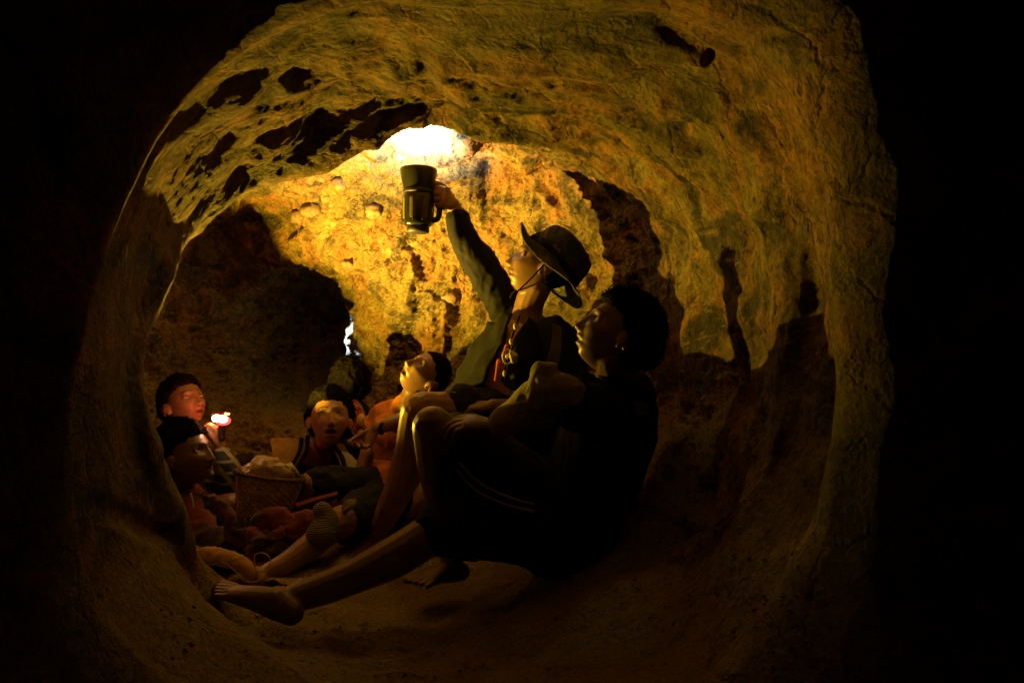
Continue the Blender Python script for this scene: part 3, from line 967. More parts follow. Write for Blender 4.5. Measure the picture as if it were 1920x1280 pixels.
# open front: lapel flap hanging away, shirt showing, second flap
sheet('lapel', [[P(960, 588, 2.33), P(935, 600, 2.38), P(918, 606, 2.46)], [P(940, 640, 2.23), P(905, 655, 2.30), P(885, 640, 2.44)], [P(918, 690, 2.18), P(880, 705, 2.24), P(862, 690, 2.4)],
                [P(905, 722, 2.16), P(850, 738, 2.24), P(845, 722, 2.38)]], NAVY, r6, 0.010, 6, 0.008, 3)
sheet('lapel', [[P(990, 595, 2.24), P(1005, 610, 2.25), P(1030, 640, 2.26)], [P(965, 640, 2.19), P(985, 655, 2.17), P(1010, 680, 2.18)], [P(955, 685, 2.16), P(975, 700, 2.14), P(1000, 720, 2.15)],
                [P(945, 722, 2.15), P(965, 735, 2.13), P(990, 750, 2.14)]], NAVY, r6, 0.010, 6, 0.008, 5)
sheet('shirt', [[P(962, 600, 2.30), P(975, 606, 2.28), P(988, 612, 2.26)], [P(930, 650, 2.27), P(950, 655, 2.245), P(972, 660, 2.22)], [P(905, 695, 2.25), P(935, 698, 2.22), P(965, 702, 2.20)],
                [P(888, 738, 2.24), P(922, 740, 2.20), P(958, 742, 2.18)]], TANSH, r6, 0.006, 6, 0.006, 7)
OLIVED = simple('dark_olive_cloth', (0.085, 0.08, 0.028), 0.85, 0.2, 0.3, 30, 0.001, 280)
sheet('sleeve_stripe', [[P(1036, 606, 2.19), P(1052, 612, 2.19)], [P(1034, 640, 2.165), P(1053, 646, 2.165)], [P(1022, 680, 2.14), P(1044, 690, 2.14)], [P(1000, 705, 2.135), P(1018, 722, 2.13)]], OLIVED, r6, 0.004, 6)
c = Clay()
c.limb([P(985, 832, 2.38), P(925, 795, 2.24), P(862, 772, 2.125)], [0.118, 0.104, 0.084])
c.ball(P(975, 850, 2.4), (0.15, 0.15, 0.12))
c.limb([P(970, 850, 2.5), P(920, 875, 2.52), P(880, 892, 2.51)], [0.11, 0.1, 0.085])
c.build('shorts', SHORTS, r6, 0.006, 3, folds(0.008, 10, (1, 1, 1), seed=35))
tube('seam', [P(822, 744, 2.045), P(850, 735, 2.06), P(880, 750, 2.08), P(912, 768, 2.10)], 0.0018, PIPING, r6)

# bush hat
CAMO, n, l, b = new_mat('camouflage_cloth')
tc = n.new('ShaderNodeTexCoord')
t1 = noise_node(n, l, 16, 2, 0.5, tc.outputs['Object'], 0.6)
rr_ = ramp(n, [(0.0, (0.012, 0.015, 0.009)), (0.46, (0.040, 0.052, 0.022)), (0.52, (0.016, 0.014, 0.010)), (0.60, (0.10, 0.095, 0.045))])
rr_.color_ramp.interpolation = 'CONSTANT'
l.new(t1.outputs[0], rr_.inputs[0]); l.new(rr_.outputs[0], b.inputs['Base Color']); b.inputs['Roughness'].default_value = 0.85
hr = root('camouflage bush hat with wide brim and chin cord, worn on a head', 'hat', P(1030, 480, 2.34), 'bush_hat')
HM = basis((-0.66, -0.10, 0.75), (0.74, 0.06, 0.66))
HC = P(1033, 494, 2.345)
def hw(x, y, z):
    return HC + HM @ Vector((x, y, z))
rows = []
for i, (r, z) in enumerate([(0.004, 0.118), (0.03, 0.117), (0.06, 0.110), (0.082, 0.096), (0.092, 0.072), (0.098, 0.040), (0.101, 0.010), (0.104, 0.000), (0.118, -0.005), (0.138, -0.010), (0.158, -0.014), (0.166, -0.017)]):
    row = []
    for k in range(73):
        a = math.radians(k * 5)
        w_ = 0.0
        if i > 7:
            t = (r - 0.104) / 0.062
            w_ = t * (0.016 * math.sin(2 * a + 0.6) + 0.008 * math.sin(3 * a + 1.0) - 0.012 + 0.030 * max(0, math.cos(a)) ** 2)
        ry = r * (1.08 if i < 8 else 1.05)
        n_ = 0.003 * math.sin(7 * a + i) if 2 < i < 7 else 0
        row.append(hw((r + n_) * math.sin(a) * 0.93, (ry + n_) * math.cos(a) - 0.004, z + w_))
    rows.append(row)
# crown and brim are separate sheets of cloth
sheet('crown', rows[:8], CAMO, hr, 0.004, 2, 0.0025, 4)
sheet('brim', rows[7:], CAMO, hr, 0.005, 3, 0.002, 6)
sheet('hat_band', [[hw(math.sin(math.radians(k * 10)) * 0.103 * 0.93, 0.103 * 1.08 * math.cos(math.radians(k * 10)) - 0.004, z) for k in range(37)] for z in (0.004, 0.026)], NAVY, hr, 0.003, 2)
tube('chin_cord', [hw(-0.088, 0.02, -0.004), h6.w(-0.074, 0.02, -0.06), h6.w(-0.052, 0.040, -0.118), h6.w(0, 0.05, -0.128), h6.w(0.06, 0.03, -0.10), hw(0.088, 0.02, -0.004)], 0.0028, BLACKC, hr)
tube('toggle', [h6.w(-0.052, 0.046, -0.122), h6.w(-0.046, 0.05, -0.145)], 0.006, BLACKC, hr)

# lanyard and whistle
lr = root('beaded lanyard with orange tags and pale whistle on the hatted person', 'lanyard', P(960, 660, 2.2), 'lanyard')
RED = simple('orange_red_plastic', (0.75, 0.14, 0.05), 0.35, 0.5, 0.1)
PALE = simple('pale_plastic', (0.72, 0.68, 0.42), 0.25, 0.6, 0.1)
tube('cord', [P(974, 592, 2.235), P(962, 625, 2.19), P(953, 655, 2.17), P(947, 690, 2.16), P(942, 715, 2.16)], 0.0035, BLACKC, lr)
for t in ((958, 640, 2.165), (951, 668, 2.15), (946, 700, 2.145), (966, 612, 2.19)):
    c = Clay().ball(P(*t), (0.006, 0.006, 0.010)); me = bpy.data.meshes.new('bead'); me.from_pydata(c.v, [], c.f); me.materials.append(PALE)
    o = bpy.data.objects.new('bead', me); COL.objects.link(o); o.parent = lr; o.matrix_parent_inverse = Matrix.Translation(-lr.location)
for a, b_ in (((950, 648, 2.155), (943, 664, 2.15)), ((935, 676, 2.155), (929, 712, 2.155))):
    c = Clay().limb([P(*a), P(*b_)], [0.006, 0.004], 8); me = bpy.data.meshes.new('tag'); me.from_pydata(c.v, [], c.f); me.materials.append(RED)
    o = bpy.data.objects.new('tag', me); COL.objects.link(o); o.parent = lr; o.matrix_parent_inverse = Matrix.Translation(-lr.location)
tube('whistle_ring', [P(951 + 9 * math.cos(math.radians(k)), 668 + 14 * math.sin(math.radians(k)), 2.135) for k in range(0, 360, 45)], 0.0016, PALE, lr, 6, True)
c = Clay().loft([(P(958, 660, 2.12), 0.004, 0.008), (P(963, 667, 2.12), 0.009, 0.015), (P(964, 678, 2.125), 0.005, 0.010)], (0, 1, 0), 10)
me = bpy.data.meshes.new('whistle'); me.from_pydata(c.v, [], c.f); me.materials.append(PALE)
o = bpy.data.objects.new('whistle', me); COL.objects.link(o); o.parent = lr; o.matrix_parent_inverse = Matrix.Translation(-lr.location)

# ---- the lantern
GREENP = simple('dark_green_plastic', (0.010, 0.013, 0.006), 0.28, 0.5, 0.3, 8, 0.0008, 120)
GREYP = simple('black_rubber', (0.018, 0.018, 0.016), 0.5, 0.4, 0.2)
lt = root('big dark flashlight with flared head and side handle, pointing at the ceiling', 'flashlight', LANTERN, 'flashlight')
AX = Vector((0.012, 0.0, 1)).normalized()
SX = Vector((1, 0.1, 0)).normalized()
def lathe(name, prof, mat, parent, seg=36, centre=LANTERN, ax=AX, square=0.0, cap=True):
    d_, s_, t_ = frame(ax, SX)
    V, F = [], []
    for (r, z) in prof:
        for k in range(seg):
            a = 2 * math.pi * k / seg
            q = 1 + square * (1 / max(abs(math.cos(a)), abs(math.sin(a))) - 1) * 0.6
            V.append(tuple(centre + ax * z + (s_ * math.cos(a) + t_ * math.sin(a)) * r * q))
    for i in range(len(prof) - 1):
        for k in range(seg):
            a, b = i * seg + k, i * seg + (k + 1) % seg
            F.append((a, b, b + seg, a + seg))
    me = bpy.data.meshes.new(name); me.from_pydata(V, [], F); me.materials.append(mat)
    bm = bmesh.new(); bm.from_mesh(me); bmesh.ops.recalc_face_normals(bm, faces=bm.faces); bm.to_mesh(me); bm.free()
    me.polygons.foreach_set('use_smooth', np.ones(len(me.polygons), dtype=bool))
    o = bpy.data.objects.new(name, me); COL.objects.link(o)
    if parent: o.parent = parent; o.matrix_parent_inverse = Matrix.Translation(-parent.location)
    return o
lathe('head', [(0.040, -0.012), (0.046, 0.004), (0.0535, 0.008), (0.0545, 0.004), (0.0535, -0.006), (0.050, -0.028), (0.044, -0.050), (0.0425, -0.056), (0.001, -0.056)], GREENP, lt)
lathe('neck_ring', [(0.001, -0.052), (0.0445, -0.054), (0.0460, -0.057), (0.0460, -0.063), (0.0445, -0.066), (0.001, -0.067)], GREYP, lt)
lathe('barrel', [(0.001, -0.065), (0.043, -0.067), (0.0445, -0.074), (0.0435, -0.110), (0.0425, -0.150), (0.0405, -0.158), (0.036, -0.162), (0.001, -0.162)], GREENP, lt, square=0.35)
lathe('tail_cap', [(0.001, -0.160), (0.030, -0.161), (0.034, -0.166), (0.033, -0.178), (0.028, -0.182), (0.001, -0.183)], GREYP, lt)
for k in range(10):
    a = math.radians(36 * k)
    d_, s_, t_ = frame(AX, SX)
    v = s_ * math.cos(a) + t_ * math.sin(a)
    tube('rib', [LANTERN + v * 0.0455 + AX * -0.080, LANTERN + v * 0.0445 + AX * -0.148], 0.0018, GREYP, lt, 6)
tube('handle', [LANTERN + SX * 0.043 + AX * -0.062, LANTERN + SX * 0.056 + AX * -0.056, LANTERN + SX * 0.063 + AX * -0.070, LANTERN + SX * 0.062 + AX * -0.122, LANTERN + SX * 0.055 + AX * -0.140, LANTERN + SX * 0.040 + AX * -0.142], 0.0085, GREYP, lt, 10)
for a0 in (200, 250, 300):  # olive panels imitate highlights on the barrel by colour
    d_, s_, t_ = frame(AX, SX)
    v = s_ * math.cos(math.radians(a0)) + t_ * math.sin(math.radians(a0))
    c_ = Clay().loft([(LANTERN + v * 0.0440 + AX * -0.082, 0.010, 0.002), (LANTERN + v * 0.0435 + AX * -0.140, 0.009, 0.002)], AX.cross(v), 12)
    me = bpy.data.meshes.new('olive_glint'); me.from_pydata(c_.v, [], c_.f); me.materials.append(OLIVED)
    o = bpy.data.objects.new('olive_glint', me); COL.objects.link(o); o.parent = lt; o.matrix_parent_inverse = Matrix.Translation(-lt.location)
LENS, n, l, b = new_mat('lit_lens'); b.inputs['Emission Color'].default_value = (0.85, 0.93, 1, 1); b.inputs['Emission Strength'].default_value = 12
lathe('lens', [(0.001, -0.006), (0.039, -0.008), (0.041, -0.012)], LENS, lt)

lt.scale = (1.17, 1.17, 1.17)

# ---- boy in the orange shirt, head thrown back
r5 = root('person in orange shirt with head thrown back, behind the bent bare knees', 'person', P(735, 900, 2.65))
h5 = Head(P(800, 703, 2.60), (-0.36, -0.60, 0.72), (0.78, 0.12, 0.60), 0.88, 0.75, 0.8)
c = Clay(); h5.add(c)
NK = P(766, 755, 2.64)
c.limb([h5.w(0, 0.0, -0.055), P(778, 728, 2.63), NK + Vector((0, 0, -.02))], [0.043, 0.041, 0.050])
torso(c, P(745, 915, 2.66), P(748, 870, 2.68), P(755, 800, 2.68), NK, (1, 0.15, 0.1), (0.115, 0.11, 0.125, 0.042), (0.085, 0.08, 0.08, 0.042))
c.limb([P(722, 785, 2.64), P(742, 800, 2.54), P(766, 782, 2.47)], [0.040, 0.034, 0.030])
c.limb([P(766, 782, 2.47), P(735, 793, 2.43), P(706, 803, 2.41)], [0.030, 0.026, 0.020])
hand(c, P(706, 803, 2.41), (-0.6, -0.1, -0.9), (-0.5, -0.6, 0.2), (-0.5, 0, 0.4), 0.78, (30, 40, 25), 4, 6, 30)
c.limb([P(722, 920, 2.6), P(650, 912, 2.50), P(584, 908, 2.42)], [0.070, 0.060, 0.048])
c.limb([P(584, 908, 2.42), P(572, 940, 2.44), P(560, 985, 2.46)], [0.047, 0.045, 0.034])
# second leg drawn across, ribbed cuff under the knee
c.limb([P(745, 930, 2.5), P(690, 960, 2.35), P(622, 985, 2.16)], [0.072, 0.062, 0.050])
c.limb([P(622, 985, 2.16), P(580, 1026, 2.10), P(530, 1060, 2.04), P(490, 1080, 2.0)], [0.046, 0.042, 0.033, 0.027])
foot(c, P(486, 1080, 2.0), P(498, 1104, 1.98), P(415, 1090, 1.99), (-0.1, 0.1, 1), 0.78)
b5 = c.build('body', SKIN2, r5, 0.0034, 1); h5.paint(b5); h5.eyes(r5, (0, 1, 0.2))
h5.hair(r5, 0.005, 0.062, -0.07, 12, 0.001, 300, -0.02)
c = Clay()
torso(c, P(738, 915, 2.66), P(742, 870, 2.68), P(750, 800, 2.68), P(764, 762, 2.655), (1, 0.15, 0.1), (0.135, 0.13, 0.145, 0.058), (0.10, 0.095, 0.092, 0.055))
c.limb([P(735, 785, 2.66), P(728, 805, 2.60), P(740, 815, 2.55)], [0.062, 0.056, 0.050])
c.build('shirt', ORANGE, r5, 0.0055, 3, folds(0.006, 11, (1.6, 1, 0.5), seed=45))
sheet('shirt_hem', [[P(700, 862, 2.44), P(712, 885, 2.40), P(722, 915, 2.38)], [P(722, 862, 2.44), P(735, 880, 2.42), P(738, 920, 2.40)], [P(745, 870, 2.5), P(752, 890, 2.48), P(752, 925, 2.44)]], ORANGE, r5, 0.008, 6, 0.008, 13)
c = Clay()
c.limb([P(735, 925, 2.6), P(660, 914, 2.50), P(600, 908, 2.435)], [0.085, 0.072, 0.060])
c.limb([P(745, 935, 2.5), P(695, 958, 2.36), P(655, 975, 2.26)], [0.096, 0.085, 0.070])
c.build('shorts', SHORTS, r5, 0.006, 3, folds(0.007, 11, (1, 1, 1), seed=55))
c = Clay(); c.limb([P(604, 958, 2.125), P(611, 978, 2.125), P(602, 1002, 2.10)], [0.030, 0.041, 0.046])
KNIT, n, l, b = new_mat('ribbed_knit')
tc = n.new('ShaderNodeTexCoord'); wv = n.new('ShaderNodeTexWave'); wv.bands_direction = 'Z'; wv.inputs['Scale'].default_value = 60; wv.inputs['Distortion'].default_value = 4.5
l.new(tc.outputs['Object'], wv.inputs['Vector']); r_ = ramp(n, [(0.3, (0.06, 0.05, 0.03)), (0.6, (0.22, 0.19, 0.11))]); l.new(wv.outputs[0], r_.inputs[0]); l.new(r_.outputs[0], b.inputs['Base Color'])
b.inputs['Roughness'].default_value = 0.9
bp = n.new('ShaderNodeBump'); bp.inputs['Distance'].default_value = 0.003; l.new(wv.outputs[0], bp.inputs['Height']); l.new(bp.outputs[0], b.inputs['Normal'])
c.build('knee_warmer', KNIT, r5, 0.004, 2)
tube('wristband', [P(714, 796, 2.38), P(712, 808, 2.38), P(716, 812, 2.42), P(720, 800, 2.44), P(717, 794, 2.41)], 0.006, BLACKC, r5, 8, True)

# ---- girl in the middle with the yellow shouldered jacket
r3 = root('person in yellow-shouldered jacket facing the camera with open mouth', 'person', P(600, 930, 2.75))
h3 = Head(P(618, 786, 2.62), (0.30, -0.90, 0.36), (-0.05, 0.30, 0.95), 0.97, 0.55, 0.4)
c = Clay(); h3.add(c)
NK = P(590, 868, 2.70)
c.limb([h3.w(0, -0.01, -0.06), P(602, 840, 2.67), NK + Vector((0, 0, -.02))], [0.046, 0.045, 0.055])
torso(c, P(600, 1000, 2.80), P(598, 960, 2.80), P(592, 915, 2.77), NK, (1, 0.1, 0), (0.12, 0.12, 0.14, 0.045), (0.09, 0.085, 0.085, 0.045))
c.limb([P(535, 890, 2.74), P(490, 905, 2.66), P(475, 935, 2.55)], [0.045, 0.04, 0.034])
c.limb([P(645, 890, 2.74), P(672, 905, 2.62), P(690, 850, 2.60)], [0.045, 0.038, 0.030])
b3 = c.build('body', SKIN2, r3, 0.0034, 1); h3.paint(b3); h3.eyes(r3, (0.15, 1, 0.45))
h3.hair(r3, 0.024, 0.060, -0.10, 17, 0.006, 2600, -0.045)
c = Clay()
torso(c, P(600, 1000, 2.80), P(598, 960, 2.80), P(590, 915, 2.77), P(588, 876, 2.72), (1, 0.1, 0), (0.14, 0.14, 0.165, 0.07), (0.11, 0.105, 0.10, 0.062))
c.limb([P(545, 885, 2.74), P(492, 890, 2.68), P(452, 872, 2.62)], [0.064, 0.052, 0.042])
c.limb([P(638, 885, 2.74), P(672, 905, 2.64)], [0.062, 0.05])
c.build('jacket', NAVY, r3, 0.006, 3, folds(0.006, 11, seed=65))
sheet('yoke', [[P(506, 822, 2.63), P(510, 850, 2.60), P(515, 885, 2.57)], [P(535, 822, 2.62), P(538, 850, 2.575), P(542, 885, 2.55)], [P(568, 828, 2.63), P(562, 850, 2.59), P(556, 885, 2.56)]], OLIVE, r3, 0.012, 6, 0.006, 15)
sheet('yoke', [[P(628, 845, 2.60), P(636, 862, 2.58), P(640, 880, 2.57)], [P(648, 848, 2.60), P(655, 862, 2.58), P(660, 878, 2.57)], [P(660, 855, 2.61), P(668, 865, 2.60), P(672, 878, 2.59)]], GREYW, r3, 0.012, 6, 0.006, 16)
for k, m_ in ((0, NAVY), (7, OLIVE), (12, NAVY)):
    tube('collar', [P(577 - k, 818 + k * .4, 2.60 - k * .0015), P(574 - k, 845, 2.575), P(562 - k, 868, 2.56), P(548 - k, 890, 2.55)], 0.008 if m_ is NAVY else 0.003, m_, r3, 8)
tube('collar', [P(628, 838, 2.60), P(640, 855, 2.58), P(648, 880, 2.57)], 0.009, NAVY, r3, 8)
sheet('undershirt', [[P(560, 868, 2.60), P(566, 905, 2.58)], [P(590, 872, 2.575), P(592, 910, 2.57)], [P(622, 862, 2.59), P(625, 905, 2.58)]], NAVY, r3, 0.006, 5)

# ---- child behind in the pink printed shirt
r4 = root('person at the back in pink printed shirt under a fur-edged jacket', 'person', P(655, 930, 3.0))
h4 = Head(P(655, 722, 2.92), (-0.35, 0.9, 0.1), (0.05, 0.0, 1), 0.95, 0.0, 0.3)
c = Clay(); h4.add(c)
NK = P(660, 765, 2.93)
c.limb([h4.w(0, -0.01, -0.06), NK], [0.048, 0.055])
torso(c, P(672, 920, 2.96), P(670, 880, 2.96), P(668, 820, 2.95), NK, (1, 0.15, 0), (0.12, 0.12, 0.13, 0.045), (0.09, 0.085, 0.085, 0.045))
c.limb([P(612, 812, 2.92), P(632, 842, 2.78), P(650, 868, 2.66)], [0.04, 0.034, 0.024])
hand(c, P(650, 868, 2.66), (0.8, -0.2, 0.1), (0.1, -0.3, -0.9), (0, -0.6, 0.6), 0.75, (30, 40, 25), 4, 6, 30)
b4 = c.build('body', SKIN, r4, 0.0042, 2); h4.paint(b4); h4.eyes(r4)
h4.hair(r4, 0.016, 0.065, -0.11, 27, 0.008, 2600, -0.05)
c = Clay()
torso(c, P(672, 920, 2.96), P(670, 880, 2.96), P(666, 820, 2.95), P(662, 775, 2.94), (1, 0.15, 0), (0.15, 0.15, 0.16, 0.07), (0.11, 0.105, 0.10, 0.06))
c.limb([P(615, 812, 2.92), P(634, 842, 2.79)], [0.06, 0.045])
c.limb([P(712, 800, 2.92), P(722, 850, 2.84)], [0.06, 0.05])
c.build('jacket', BLACKC, r4, 0.006, 3, folds(0.006, 11, seed=75))
PINK, n, l, b = new_mat('pink_print_cloth')
tc = n.new('ShaderNodeTexCoord')
t1 = noise_node(n, l, 26, 2, 0.5, tc.outputs['Object'], 1.4)
r_ = ramp(n, [(0.0, (0.62, 0.06, 0.13)), (0.47, (0.10, 0.012, 0.02)), (0.52, (0.70, 0.10, 0.18)), (0.62, (0.62, 0.25, 0.10))]); r_.color_ramp.interpolation = 'CONSTANT'
l.new(t1.outputs[0], r_.inputs[0]); l.new(r_.outputs[0], b.inputs['Base Color']); b.inputs['Roughness'].default_value = 0.7
sheet('shirt', [[P(660, 748, 2.86), P(650, 765, 2.845), P(650, 785, 2.84)], [P(672, 755, 2.84), P(670, 785, 2.82), P(668, 825, 2.815)], [P(684, 780, 2.83), P(687, 810, 2.81), P(686, 852, 2.81)]], PINK, r4, 0.008, 8, 0.003, 17)
for (x, y, w_, h_, m_) in ((677, 789, 9, 14, CREAM), (678, 812, 9, 8, CREAM), (664, 762, 8, 6, ORANGE)):
    cc = P(x, y, 2.806 if m_ is CREAM else 2.833)
    c = Clay(); c.loft([(cc + Vector((0, 0.003, 0)), w_ / 1300 * 2.8, h_ / 1300 * 2.8), (cc + Vector((0, -0.001, 0)), w_ / 1300 * 2.78, h_ / 1300 * 2.78)], (1, 0, 0), 20)
    me = bpy.data.meshes.new('print'); me.from_pydata(c.v, [], c.f); me.materials.append(m_)
    o = bpy.data.objects.new('print', me); COL.objects.link(o); o.parent = r4; o.matrix_parent_inverse = Matrix.Translation(-r4.location)
FUR = simple('grey_fur_trim', (0.38, 0.34, 0.26), 0.95, 0.1, 0.4, 90)
def fur(pts, rr0, seed, parent):
    rr = random.Random(seed); V, F = [], []
    for i in range(len(pts) - 1):
        for _ in range(260):
            p = pts[i].lerp(pts[i + 1], rr.random())
            d_ = Vector((rr.gauss(0, 1), rr.gauss(-.3, 1), rr.gauss(0, 1))).normalized()
            s_ = d_.orthogonal().normalized() * 0.0007
            b0 = len(V); V += [tuple(p - s_), tuple(p + s_), tuple(p + d_ * rr0 * rr.uniform(.5, 1.2))]; F.append((b0, b0 + 1, b0 + 2))
    me = bpy.data.meshes.new('fur_trim'); me.from_pydata(V, [], F); me.materials.append(FUR)
    o = bpy.data.objects.new('fur_trim', me); COL.objects.link(o); o.parent = parent; o.matrix_parent_inverse = Matrix.Translation(-parent.location)
fur([P(668, 750, 2.83), P(678, 762, 2.82), P(685, 785, 2.81), P(688, 800, 2.80)], 0.008, 2, r4)
fur([P(648, 772, 2.82), P(655, 788, 2.81), P(663, 805, 2.80), P(666, 825, 2.79)], 0.008, 3, r4)

# ---- boy at the back left holding the small torch
r1 = root('person in dark plaid shirt holding a glowing torch, face lit red', 'person', P(350, 930, 2.7))
h1 = Head(P(344, 758, 2.58), (0.76, -0.48, 0.46), (-0.22, 0.10, 0.97), 0.90, 0.3, 0.6)
c = Clay(); h1.add(c)
NK = P(330, 828, 2.64)
c.limb([h1.w(0, -0.01, -0.06), P(336, 802, 2.62), NK + Vector((0, 0, -.02))], [0.044, 0.043, 0.052])
torso(c, P(310, 960, 2.72), P(312, 930, 2.72), P(318, 880, 2.70), NK, (0.8, 0.6, 0), (0.115, 0.115, 0.13, 0.045), (0.085, 0.08, 0.08, 0.045))
W1 = P(413, 838, 2.43)
c.limb([P(372, 875, 2.62), P(405, 905, 2.52), P(428, 898, 2.45)], [0.042, 0.036, 0.031])
c.limb([P(428, 898, 2.45), P(420, 868, 2.43), W1], [0.031, 0.027, 0.021])
hand(c, W1, (-0.05, 0.0, 1), (-1.0, 0.12, 0.0), (-0.25, -1, 0.2), 0.80, (42, 62, 45), 2, 10, 32)
c.limb([P(350, 965, 2.65), P(400, 955, 2.5), P(440, 948, 2.38)], [0.07, 0.06, 0.045])
c.limb([P(440, 948, 2.38), P(425, 1000, 2.42)], [0.045, 0.038])
b1 = c.build('body', SKIN2, r1, 0.0034, 1); h1.paint(b1); h1.eyes(r1, (0.05, 1, 0.35))
h1.hair(r1, 0.020, 0.062, -0.10, 37, 0.005, 2400, -0.035)
PLAID, n, l, b = new_mat('dark_plaid_cloth')
tc = n.new('ShaderNodeTexCoord')
w1_ = n.new('ShaderNodeTexWave'); w1_.bands_direction = 'DIAGONAL'; w1_.inputs['Scale'].default_value = 6.5; w1_.inputs['Distortion'].default_value = 1.0
w2_ = n.new('ShaderNodeTexWave'); w2_.bands_direction = 'Z'; w2_.inputs['Scale'].default_value = 8; w2_.inputs['Distortion'].default_value = 1.0
l.new(tc.outputs['Object'], w1_.inputs[0]); l.new(tc.outputs['Object'], w2_.inputs[0])
ra = ramp(n, [(0.80, (0, 0, 0)), (0.90, (1, 1, 1))]); rb = ramp(n, [(0.82, (0, 0, 0)), (0.92, (1, 1, 1))])
l.new(w1_.outputs[0], ra.inputs[0]); l.new(w2_.outputs[0], rb.inputs[0])
cc_ = mixc(n, l, ra.outputs[0], (0.018, 0.026, 0.020), (0.28, 0.27, 0.14)); cc_ = mixc(n, l, rb.outputs[0], cc_, (0.22, 0.24, 0.15))
l.new(cc_, b.inputs['Base Color']); b.inputs['Roughness'].default_value = 0.85
c = Clay()
torso(c, P(310, 960, 2.72), P(312, 930, 2.72), P(316, 880, 2.70), P(328, 836, 2.655), (0.8, 0.6, 0), (0.14, 0.14, 0.155, 0.07), (0.105, 0.10, 0.098, 0.062))
c.limb([P(365, 868, 2.64), P(402, 905, 2.53), P(432, 900, 2.455), P(420, 866, 2.432), P(416, 853, 2.43)], [0.06, 0.052, 0.046, 0.036, 0.030])
c.build('shirt', PLAID, r1, 0.0055, 3, folds(0.006, 12, seed=85))
sheet('collar', [[P(318, 794, 2.55), P(328, 792, 2.52), P(342, 800, 2.50)], [P(316, 806, 2.54), P(326, 806, 2.51), P(340, 812, 2.49)]], CREAM, r1, 0.006, 5)
tube('cuff_trim', [P(413 + 9 * math.cos(math.radians(k)), 843 + 3 * math.sin(math.radians(k)), 2.43 - 0.018 * math.sin(math.radians(k))) for k in range(0, 360, 45)], 0.005, CREAM, r1, 8, True)

# torch in his fist
tr = root('small torch glowing white and red in a raised fist', 'torch', P(413, 795, 2.42), 'torch')
GLOW, n, l, b = new_mat('torch_glow'); b.inputs['Emission Color'].default_value = (1.0, 0.50, 0.25, 1); b.inputs['Emission Strength'].default_value = 55
GLOWR, n, l, b = new_mat('torch_red_glow'); b.inputs['Emission Color'].default_value = (1.0, 0.03, 0.03, 1); b.inputs['Emission Strength'].default_value = 4.0; b.inputs['Base Color'].default_value = (.5, .02, .02, 1)
def one(name, cl, mat, parent):
    me = bpy.data.meshes.new(name); me.from_pydata(cl.v, [], cl.f); me.materials.append(mat)
    me.polygons.foreach_set('use_smooth', np.ones(len(me.polygons), dtype=bool))
    o = bpy.data.objects.new(name, me); COL.objects.link(o)
    if parent: o.parent = parent; o.matrix_parent_inverse = Matrix.Translation(-parent.location)
    return o
one('bulb', Clay().ball(P(406, 784, 2.365), (0.015, 0.008, 0.0125)).ball(P(418, 785, 2.365), (0.015, 0.008, 0.0125)), GLOW, tr)
one('red_rim', Clay().ball(P(418, 788, 2.374), (0.027, 0.006, 0.017)), GLOWR, tr)
REDP = simple('red_plastic', (0.45, 0.03, 0.02), 0.4, 0.5, 0.1)
dd_, ds_, dt_ = frame(Vector((0.06, -0.06, 1)), (1, 0, 0))
TB = TORCH + Vector((0.004, -0.004, 0.006))
V, F = [], []
prof = [(0.003, -0.020), (0.012, -0.017), (0.020, -0.010), (0.0285, 0.0060), (0.0300, 0.0058), (0.024, -0.012), (0.013, -0.020), (0.003, -0.023)]
for (r_, z_) in prof:
    for k in range(28):
        a = 2 * math.pi * k / 28
        V.append(tuple(TB + dd_ * z_ + (ds_ * math.cos(a) + dt_ * math.sin(a)) * r_))
for i in range(len(prof)):
    for k in range(28):
        i2 = (i + 1) % len(prof)
        F.append((i * 28 + k, i * 28 + (k + 1) % 28, i2 * 28 + (k + 1) % 28, i2 * 28 + k))
cl_ = Clay(); cl_.v = V; cl_.f = F + [tuple(range(28))]
one('light_cutoff_dish', cl_, REDP, tr)  # dish added beneath the lamp to block its light from going low
one('casing', Clay().limb([P(415, 792, 2.418), P(416, 822, 2.41)], [0.011, 0.010], 14), GREYP, tr)

# ---- boy in front left, dark profile
r2 = root('person in red and black fleece, dark profile just below the torch', 'person', P(345, 1000, 2.4))
h2 = Head(P(346, 852, 2.32), (0.93, -0.20, 0.26), (-0.20, 0.05, 0.98), 0.93, 0.25, 0.7)
c = Clay(); h2.add(c)
NK = P(335, 925, 2.38)
c.limb([h2.w(0, -0.01, -0.06), P(340, 902, 2.36), NK + Vector((0, 0, -.02))], [0.044, 0.043, 0.052])
torso(c, P(345, 1050, 2.40), P(345, 1030, 2.42), P(342, 985, 2.42), NK, (0.3, 1, 0), (0.12, 0.12, 0.135, 0.045), (0.09, 0.085, 0.085, 0.045))
c.limb([P(360, 975, 2.32), P(395, 1020, 2.26), P(450, 1020, 2.22)], [0.042, 0.036, 0.026])
c.limb([P(360, 1045, 2.36), P(430, 1040, 2.26), P(500, 1050, 2.2)], [0.07, 0.06, 0.05])
b2 = c.build('body', SKIN, r2, 0.0034, 1); h2.paint(b2); h2.eyes(r2, (0, 1, 0.25))
h2.hair(r2, 0.024, 0.060, -0.095, 47, 0.006, 2600, -0.03)
FLEECE, n, l, b = new_mat('red_black_fleece')
tc = n.new('ShaderNodeTexCoord'); t1 = noise_node(n, l, 9, 3, 0.5, tc.outputs['Object'], 0.5)
r_ = ramp(n, [(0.44, (0.020, 0.012, 0.010)), (0.52, (0.13, 0.014, 0.008)), (0.70, (0.17, 0.022, 0.012))]); l.new(t1.outputs[0], r_.inputs[0]); l.new(r_.outputs[0], b.inputs['Base Color'])
